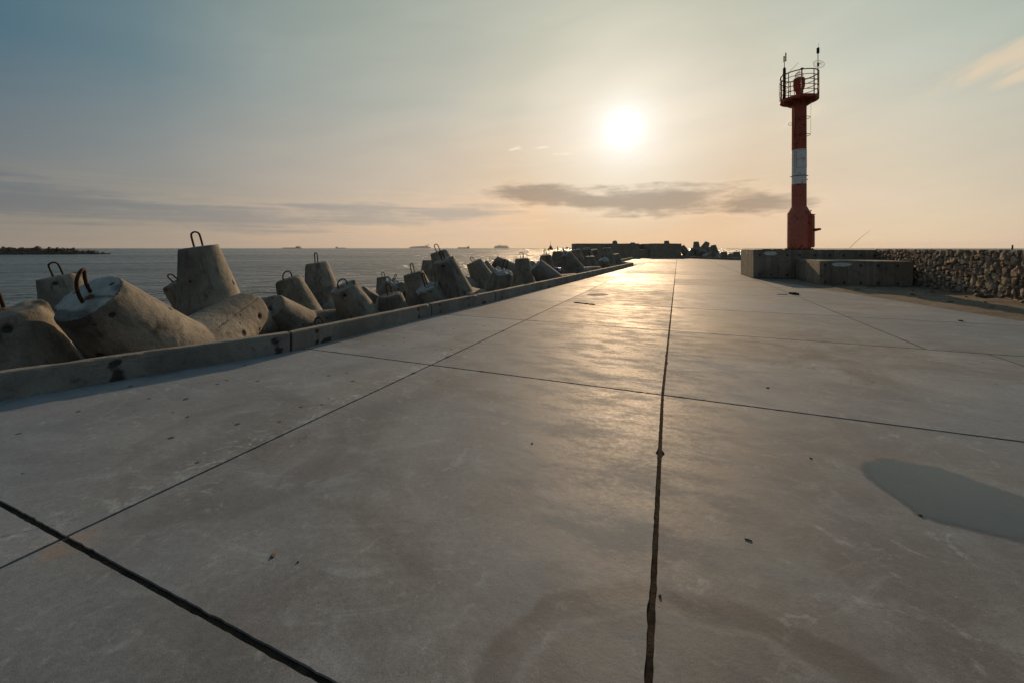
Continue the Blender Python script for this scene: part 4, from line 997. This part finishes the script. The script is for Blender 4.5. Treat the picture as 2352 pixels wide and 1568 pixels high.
strip('rubber_strip', gnd(1785, 676.8), gnd(1808, 677.2), .09, .022, 'flat black strip on the joint in front of the plinth', 'strip', seed=2)
strip('rubber_lump', gnd(1815, 675.4), gnd(1832, 678), .16, .075, 'thick black lump at the joint crossing in front of the plinth', 'rubber lump', seed=3)
strip('rubber_lump', gnd(2201, 737), gnd(2212, 738), .06, .03, 'small black scrap on the far right joint', 'rubber lump', seed=4)
strip('twig', gnd(1710, 1236), gnd(1727, 1241), .012, .008, 'short dark twig on the bare slab right of the central joint', 'twig', 'dark', seed=5)
pb = bmesh.new(); bmesh.ops.create_icosphere(pb, subdivisions=3, radius=1)
for v in pb.verts: v.co *= 1 + .28 * N3(v.co, 1.4) + .10 * N3(v.co, 3)
pme = bpy.data.meshes.new('pebble'); pb.to_mesh(pme); pb.free(); pme.materials.append(M['pebble']); pme.polygons.foreach_set('use_smooth', [True] * len(pme.polygons))
for (u, v, sx_, sy_, h, txt) in ((627, 1276, .020, .011, .005, 'largest brown pebble on the near slab, left of the bottom middle'), (685, 1290, .007, .005, .004, 'tiny dark pebble just right of the largest brown pebble'),
        (1222, 1018, .008, .006, .005, 'lone pebble left of the central joint, mid slab'), (1763, 890, .028, .012, .006, 'dark flat chip right of the central joint beyond the first cross joint'),
        (1516, 1368, .007, .006, .006, 'small pebble beside the central joint near the bottom'), (1862, 1052, .009, .006, .005, 'small chip between the central joint and the big puddle'),
        (431, 957, .012, .008, .006, 'dark pebble on the left slab below the kerb'), (2113, 1183, .011, .008, .007, 'pale speck of stone at the edge of the big puddle')):
    o = bpy.data.objects.new('pebble', pme); COL.objects.link(o); o.location = gnd(u, v) + Vector((0, 0, h * .5)); o.scale = (sx_, sy_, h); o.rotation_euler = (0, 0, u); tag(o, txt, 'pebble', 'pebbles and chips on the slabs')
# stones lying on the dirt strip
rs = random.Random(5)
for k in range(46):
    y = rs.uniform(8.5, 17.5); xe = EDG0.x + (y - EDG0.y) * (EDG1.x - EDG0.x) / (EDG1.y - EDG0.y); x = xe + (wall_x(y) - xe) * rs.uniform(.12, .96); s_ = rs.choice((.02, .03, .035, .05, .07))
    if k > 37: x = wall_x(y) - rs.uniform(.1, .35); s_ = rs.uniform(.08, .13)
    o = bpy.data.objects.new('loose_stone', pme); COL.objects.link(o); o.location = (x, y, .045 + s_ * .2 + .05 * max(0, (x - xe) / (wall_x(y) - xe) - .55)); o.scale = (s_ * rs.uniform(.8, 1.3), s_, s_ * .6); o.rotation_euler = (rs.uniform(-.3, .3), rs.uniform(-.3, .3), rs.uniform(0, 6))
    tag(o, 'loose stone on the sandy strip below the stone wall', 'stone', 'loose stones on the sandy strip')
# post stub on the wall, fishing rod behind it
bm = bmesh.new(); tube(bm, [(0, 0, -.05), (.01, 0, .15)], .02, 8)
o = bobj('steel_post', bm, M['dark']); o.location = wall_pt(12.35, .25, WH); tag(o, 'short dark steel stub standing up from the top of the stone wall', 'post')
bm = bmesh.new(); b0 = at(1951, 571, 24.3); b1 = at(1980, 544, 24.3); b2 = at(2001, 528.5, 24.3); dn = b0 + (b0 - at(1960, 560, 24.3)) * 5.0
tube(bm, [dn, b0 + (dn - b0) * .5, b0, at(1964, 558, 24.3), b1, b2], [.018, .014, .011, .010, .008, .005], 7)
o = bobj('fishing_rod', bm, M['dark']); tag(o, 'thin bowed fishing rod sticking up behind the stone wall', 'fishing rod')
bm = bmesh.new(); tube(bm, [dn + Vector((0, 0, .1)), dn + (b0 - dn) * .18], .028, 8); bobj('rod_grip', bm, M['black'], o)
# blue scrap between the tetrapods
bm = bmesh.new(); bmesh.ops.create_icosphere(bm, subdivisions=4, radius=.30)
for v in bm.verts: v.co *= 1 + .45 * N3(v.co, 5) + .25 * N3(v.co, 11); v.co.z *= .55
o = bobj('plastic_bag', bm, M['bluebag'], smooth=True); o.location = at(1279, 622, 23.2); tag(o, 'crumpled blue plastic bag caught between the tetrapod legs', 'plastic bag')

# ------------------------------------------------------------------ far breakwater on the left
BR = []
for k in range(6):
    bm = bmesh.new(); bmesh.ops.create_icosphere(bm, subdivisions=3, radius=1); rr = random.Random(k + 30)
    cuts = [(Vector((rr.gauss(0, 1), rr.gauss(0, 1), rr.gauss(0, 1))).normalized(), rr.uniform(.5, .8)) for _ in range(9)]
    for v in bm.verts:
        p = v.co.copy()
        for nn, dd in cuts:
            e_ = p.dot(nn) - dd
            if e_ > 0: p -= nn * e_
        v.co = p * (1 + .05 * N3(p, 2.5))
    me = bpy.data.meshes.new('boulder'); bm.normal_update(); bm.to_mesh(me); bm.free(); me.materials.append(M['boulder']); BR.append(me)
rr = random.Random(3); pa = Vector((-380, 214, -2.2)); pb_ = Vector((-256, 258, -2.2)); Lb = (pb_ - pa).length; nm = right_of(pa, pb_)
x = 0.0
while x < Lb:
    k = x / Lb; hgt = 4.4 * min(1, (1 - k) * 5.0 + .10)
    for off, zz in ((2.6, .3), (1.0, 1.2), (-.5, 2.6), (-2.4, 1.0)):
        if zz > hgt * .72: continue
        o = bpy.data.objects.new('boulder', rr.choice(BR)); COL.objects.link(o); s_ = rr.uniform(1.35, 2.5) * (.6 + .4 * min(1, (1 - k) * 4))
        o.location = pa + (pb_ - pa) * (x / Lb) + nm * (off + rr.uniform(-.6, .6)) + (pb_ - pa).normalized() * rr.uniform(-.8, .8) + Vector((0, 0, zz * min(1, hgt / 3.2) + rr.uniform(-.3, .3)))
        o.scale = (s_ * rr.uniform(.8, 1.25), s_ * rr.uniform(.8, 1.2), s_ * rr.uniform(.65, .95)); o.rotation_euler = (rr.uniform(0, 6), rr.uniform(0, 6), rr.uniform(0, 6))
        tag(o, 'dark boulder of the rock breakwater out in the sea', 'boulder', 'boulders of the far rock breakwater')
    x += 1.9 if x < Lb * .8 else 1.3

# ------------------------------------------------------------------ ships
def ship(u0, u1, D, label, cat, parts, hullcol, freeboard, bow=1, hs=1.0):
    """parts: (name, x0, x1 as shares of the length, z0, z1 in metres above the water, width share, material)"""
    freeboard *= hs; parts = [(a, b, c_, d * hs, e * hs, f, g_) for a, b, c_, d, e, f, g_ in parts]
    L = (u1 - u0) / F * D; c = at((u0 + u1) / 2, HV, D); rt = empty(cat.replace(' ', '_'), (c.x, c.y, -2.2)); tag(rt, label, cat, 'ships out at sea')
    Bm = L * .15; bm = bmesh.new(); rings = []
    for k in range(13):
        t = k / 12; wdt = Bm / 2 * (min(1, (1.02 - t) * 3.2) ** .7) * (min(1, .6 + t * 2.5)); x = (-.5 + t) * L * bow; sheer = freeboard * (1 + .45 * max(0, t - .8) * 5 * .6 + .12 * max(0, .15 - t) * 6)
        ov = L * .012 * max(0, t - .75) * 4 * bow
        rings.append([bm.verts.new((x, -wdt * .85, -.5)), bm.verts.new((x + ov, -wdt, sheer)), bm.verts.new((x + ov, wdt, sheer)), bm.verts.new((x, wdt * .85, -.5))])
    for a, b in zip(rings, rings[1:]):
        for k in range(4): bm.faces.new((a[k], a[(k + 1) % 4], b[(k + 1) % 4], b[k]))
    bm.faces.new(rings[0]); bm.faces.new(rings[-1][::-1]); bmesh.ops.recalc_face_normals(bm, faces=bm.faces[:])
    bobj('hull', bm, M[hullcol], rt)
    for nm_, a, b, za, zb, ws, mt in parts:
        bm = bmesh.new(); xa, xb = sorted(((-.5 + a) * L * bow, (-.5 + b) * L * bow)); wy = Bm * ws / 2; box(bm, xa, xb, -wy, wy, za, zb)
        if nm_ in ('deckhouse', 'bridge') and zb - za > 4: bmesh.ops.bevel(bm, geom=[e for e in bm.edges if abs(e.verts[0].co.z - zb) < .01 and abs(e.verts[1].co.z - zb) < .01], offset=min(1.5, (xb - xa) * .2), segments=1, affect='EDGES')
        bobj(nm_, bm, M[mt], rt)
    return rt
ship(650, 693, 4600, 'low tanker on the horizon above the open water, leftmost ship', 'tanker', [('deckhouse', .10, .30, 8, 15, .8, 'hull_dark'), ('bridge', .19, .28, 15, 24, .7, 'hull_dark'), ('funnel', .10, .145, 14, 27, .3, 'hull_dark'), ('mast', .155, .163, 24, 30, .04, 'hull_dark'), ('pipe_rack', .32, .86, 8, 9.2, .3, 'hull_dark')], 'hull_dark', 8, -1)
ship(771, 794, 5200, 'tiny low coaster on the horizon with its block of a house at the left', 'coaster', [('deckhouse', .02, .20, 7, 19, .8, 'hull_dark'), ('hatch_cover', .26, .92, 6.5, 9, .6, 'hull_red')], 'hull_red', 7, 1)
ship(940, 989, 9000, 'long blue-grey cargo ship with two masts at its right end', 'cargo ship', [('cargo_tank', .12, .30, 14, 25, .8, 'hull_hazed'), ('cargo_tank', .31, .50, 15, 28, .8, 'hull_hazed'), ('cargo_tank', .51, .72, 15, 31, .8, 'hull_hazed'), ('deckhouse', .74, .90, 14, 34, .8, 'hull_hazed'), ('funnel', .77, .81, 34, 48, .3, 'hull_hazed'), ('mast', .87, .905, 34, 56, .12, 'hull_hazed')], 'hull_hazed', 15, 1, 1.6)
ship(1052, 1078.5, 4300, 'small dark loaded tanker with its house at the right end', 'tanker', [('deckhouse', .03, .20, 9, 21, .8, 'hull_red'), ('mast', .12, .13, 21, 27, .05, 'hull_dark'), ('pipe_rack', .25, .85, 9, 11, .4, 'hull_dark'), ('foremast', .93, .94, 12, 21, .05, 'hull_dark')], 'hull_dark', 10, -1)
ship(1135, 1168.5, 9000, 'blue-grey container ship piled high with boxes', 'container ship', [('container_stack', .06, .26, 16, 34, .9, 'cargo'), ('container_stack', .265, .36, 16, 40, .9, 'cargo'), ('bridge', .365, .42, 16, 47, .9, 'hull_hazed'), ('container_stack', .425, .60, 16, 38, .9, 'cargo'), ('container_stack', .605, .70, 16, 36, .9, 'cargo'), ('funnel', .705, .735, 16, 43, .4, 'hull_hazed'), ('container_stack', .74, .93, 16, 36, .9, 'cargo'), ('mast', .39, .395, 47, 56, .05, 'hull_hazed')], 'hull_hazed', 17, 1, 1.6)
ship(1299, 1330, 3000, 'low vessel half hidden behind the dark parapet end', 'coaster', [('deckhouse', .82, .96, 4, 12, .8, 'hull_red')], 'hull_red', 4.5, -1)
# tug, bows on
D = 830; c = at(1264.5, HV, D); tg = empty('tugboat', (c.x, c.y, -2.2)); tag(tg, 'dark tug with a tall mast, bows on, left of the parapet', 'tugboat', 'ships out at sea')
bm = bmesh.new(); rings = []
for k in range(9):
    t = k / 8; y = (-.5 + t) * 26; wdt = 5.6 * min(1, .25 + t * 2.4) ** .7; sh = 3.2 - 1.2 * t
    rings.append([bm.verts.new((-wdt * .8, y, -.5)), bm.verts.new((-wdt, y - .5, sh)), bm.verts.new((wdt, y - .5, sh)), bm.verts.new((wdt * .8, y, -.5))])
for a, b in zip(rings, rings[1:]):
    for k in range(4): bm.faces.new((a[k], a[(k + 1) % 4], b[(k + 1) % 4], b[k]))
bm.faces.new(rings[0]); bm.faces.new(rings[-1][::-1]); bmesh.ops.recalc_face_normals(bm, faces=bm.faces[:]); bobj('hull', bm, M['hull_dark'], tg)
bm = bmesh.new(); box(bm, -4, 4, -6, 5, 2, 4.6); bobj('deckhouse', bm, M['hull_dark'], tg)
bm = bmesh.new(); box(bm, -2.5, 2.5, -4, 1, 4.6, 8.0); bobj('wheelhouse', bm, M['hull_dark'], tg)
bm = bmesh.new(); tube(bm, [(0, -1, 8), (0, -1, 11), (0, -1, 18)], [.9, .35, .14], 6); tube(bm, [(-1.4, -1, 11.2), (1.4, -1, 11.2)], .18, 5); bobj('mast', bm, M['hull_dark'], tg)

# ------------------------------------------------------------------ the air over the sea: far ships fade into it
bm = bmesh.new(); box(bm, -10500, 10500, -60, 10500, -3.3, 110)
hz, hn, hb = material('sea_haze'); hz.node_tree.nodes.remove(hb)
pv = hz.node_tree.nodes.new('ShaderNodeVolumePrincipled'); pv.inputs['Color'].default_value = (.92, .93, .95, 1); pv.inputs['Density'].default_value = 3.6e-5; pv.inputs['Anisotropy'].default_value = .3
hz.node_tree.links.new(pv.outputs[0], hz.node_tree.nodes['Material Output'].inputs['Volume'])
tag(bobj('haze', bm, hz), kind='stuff')
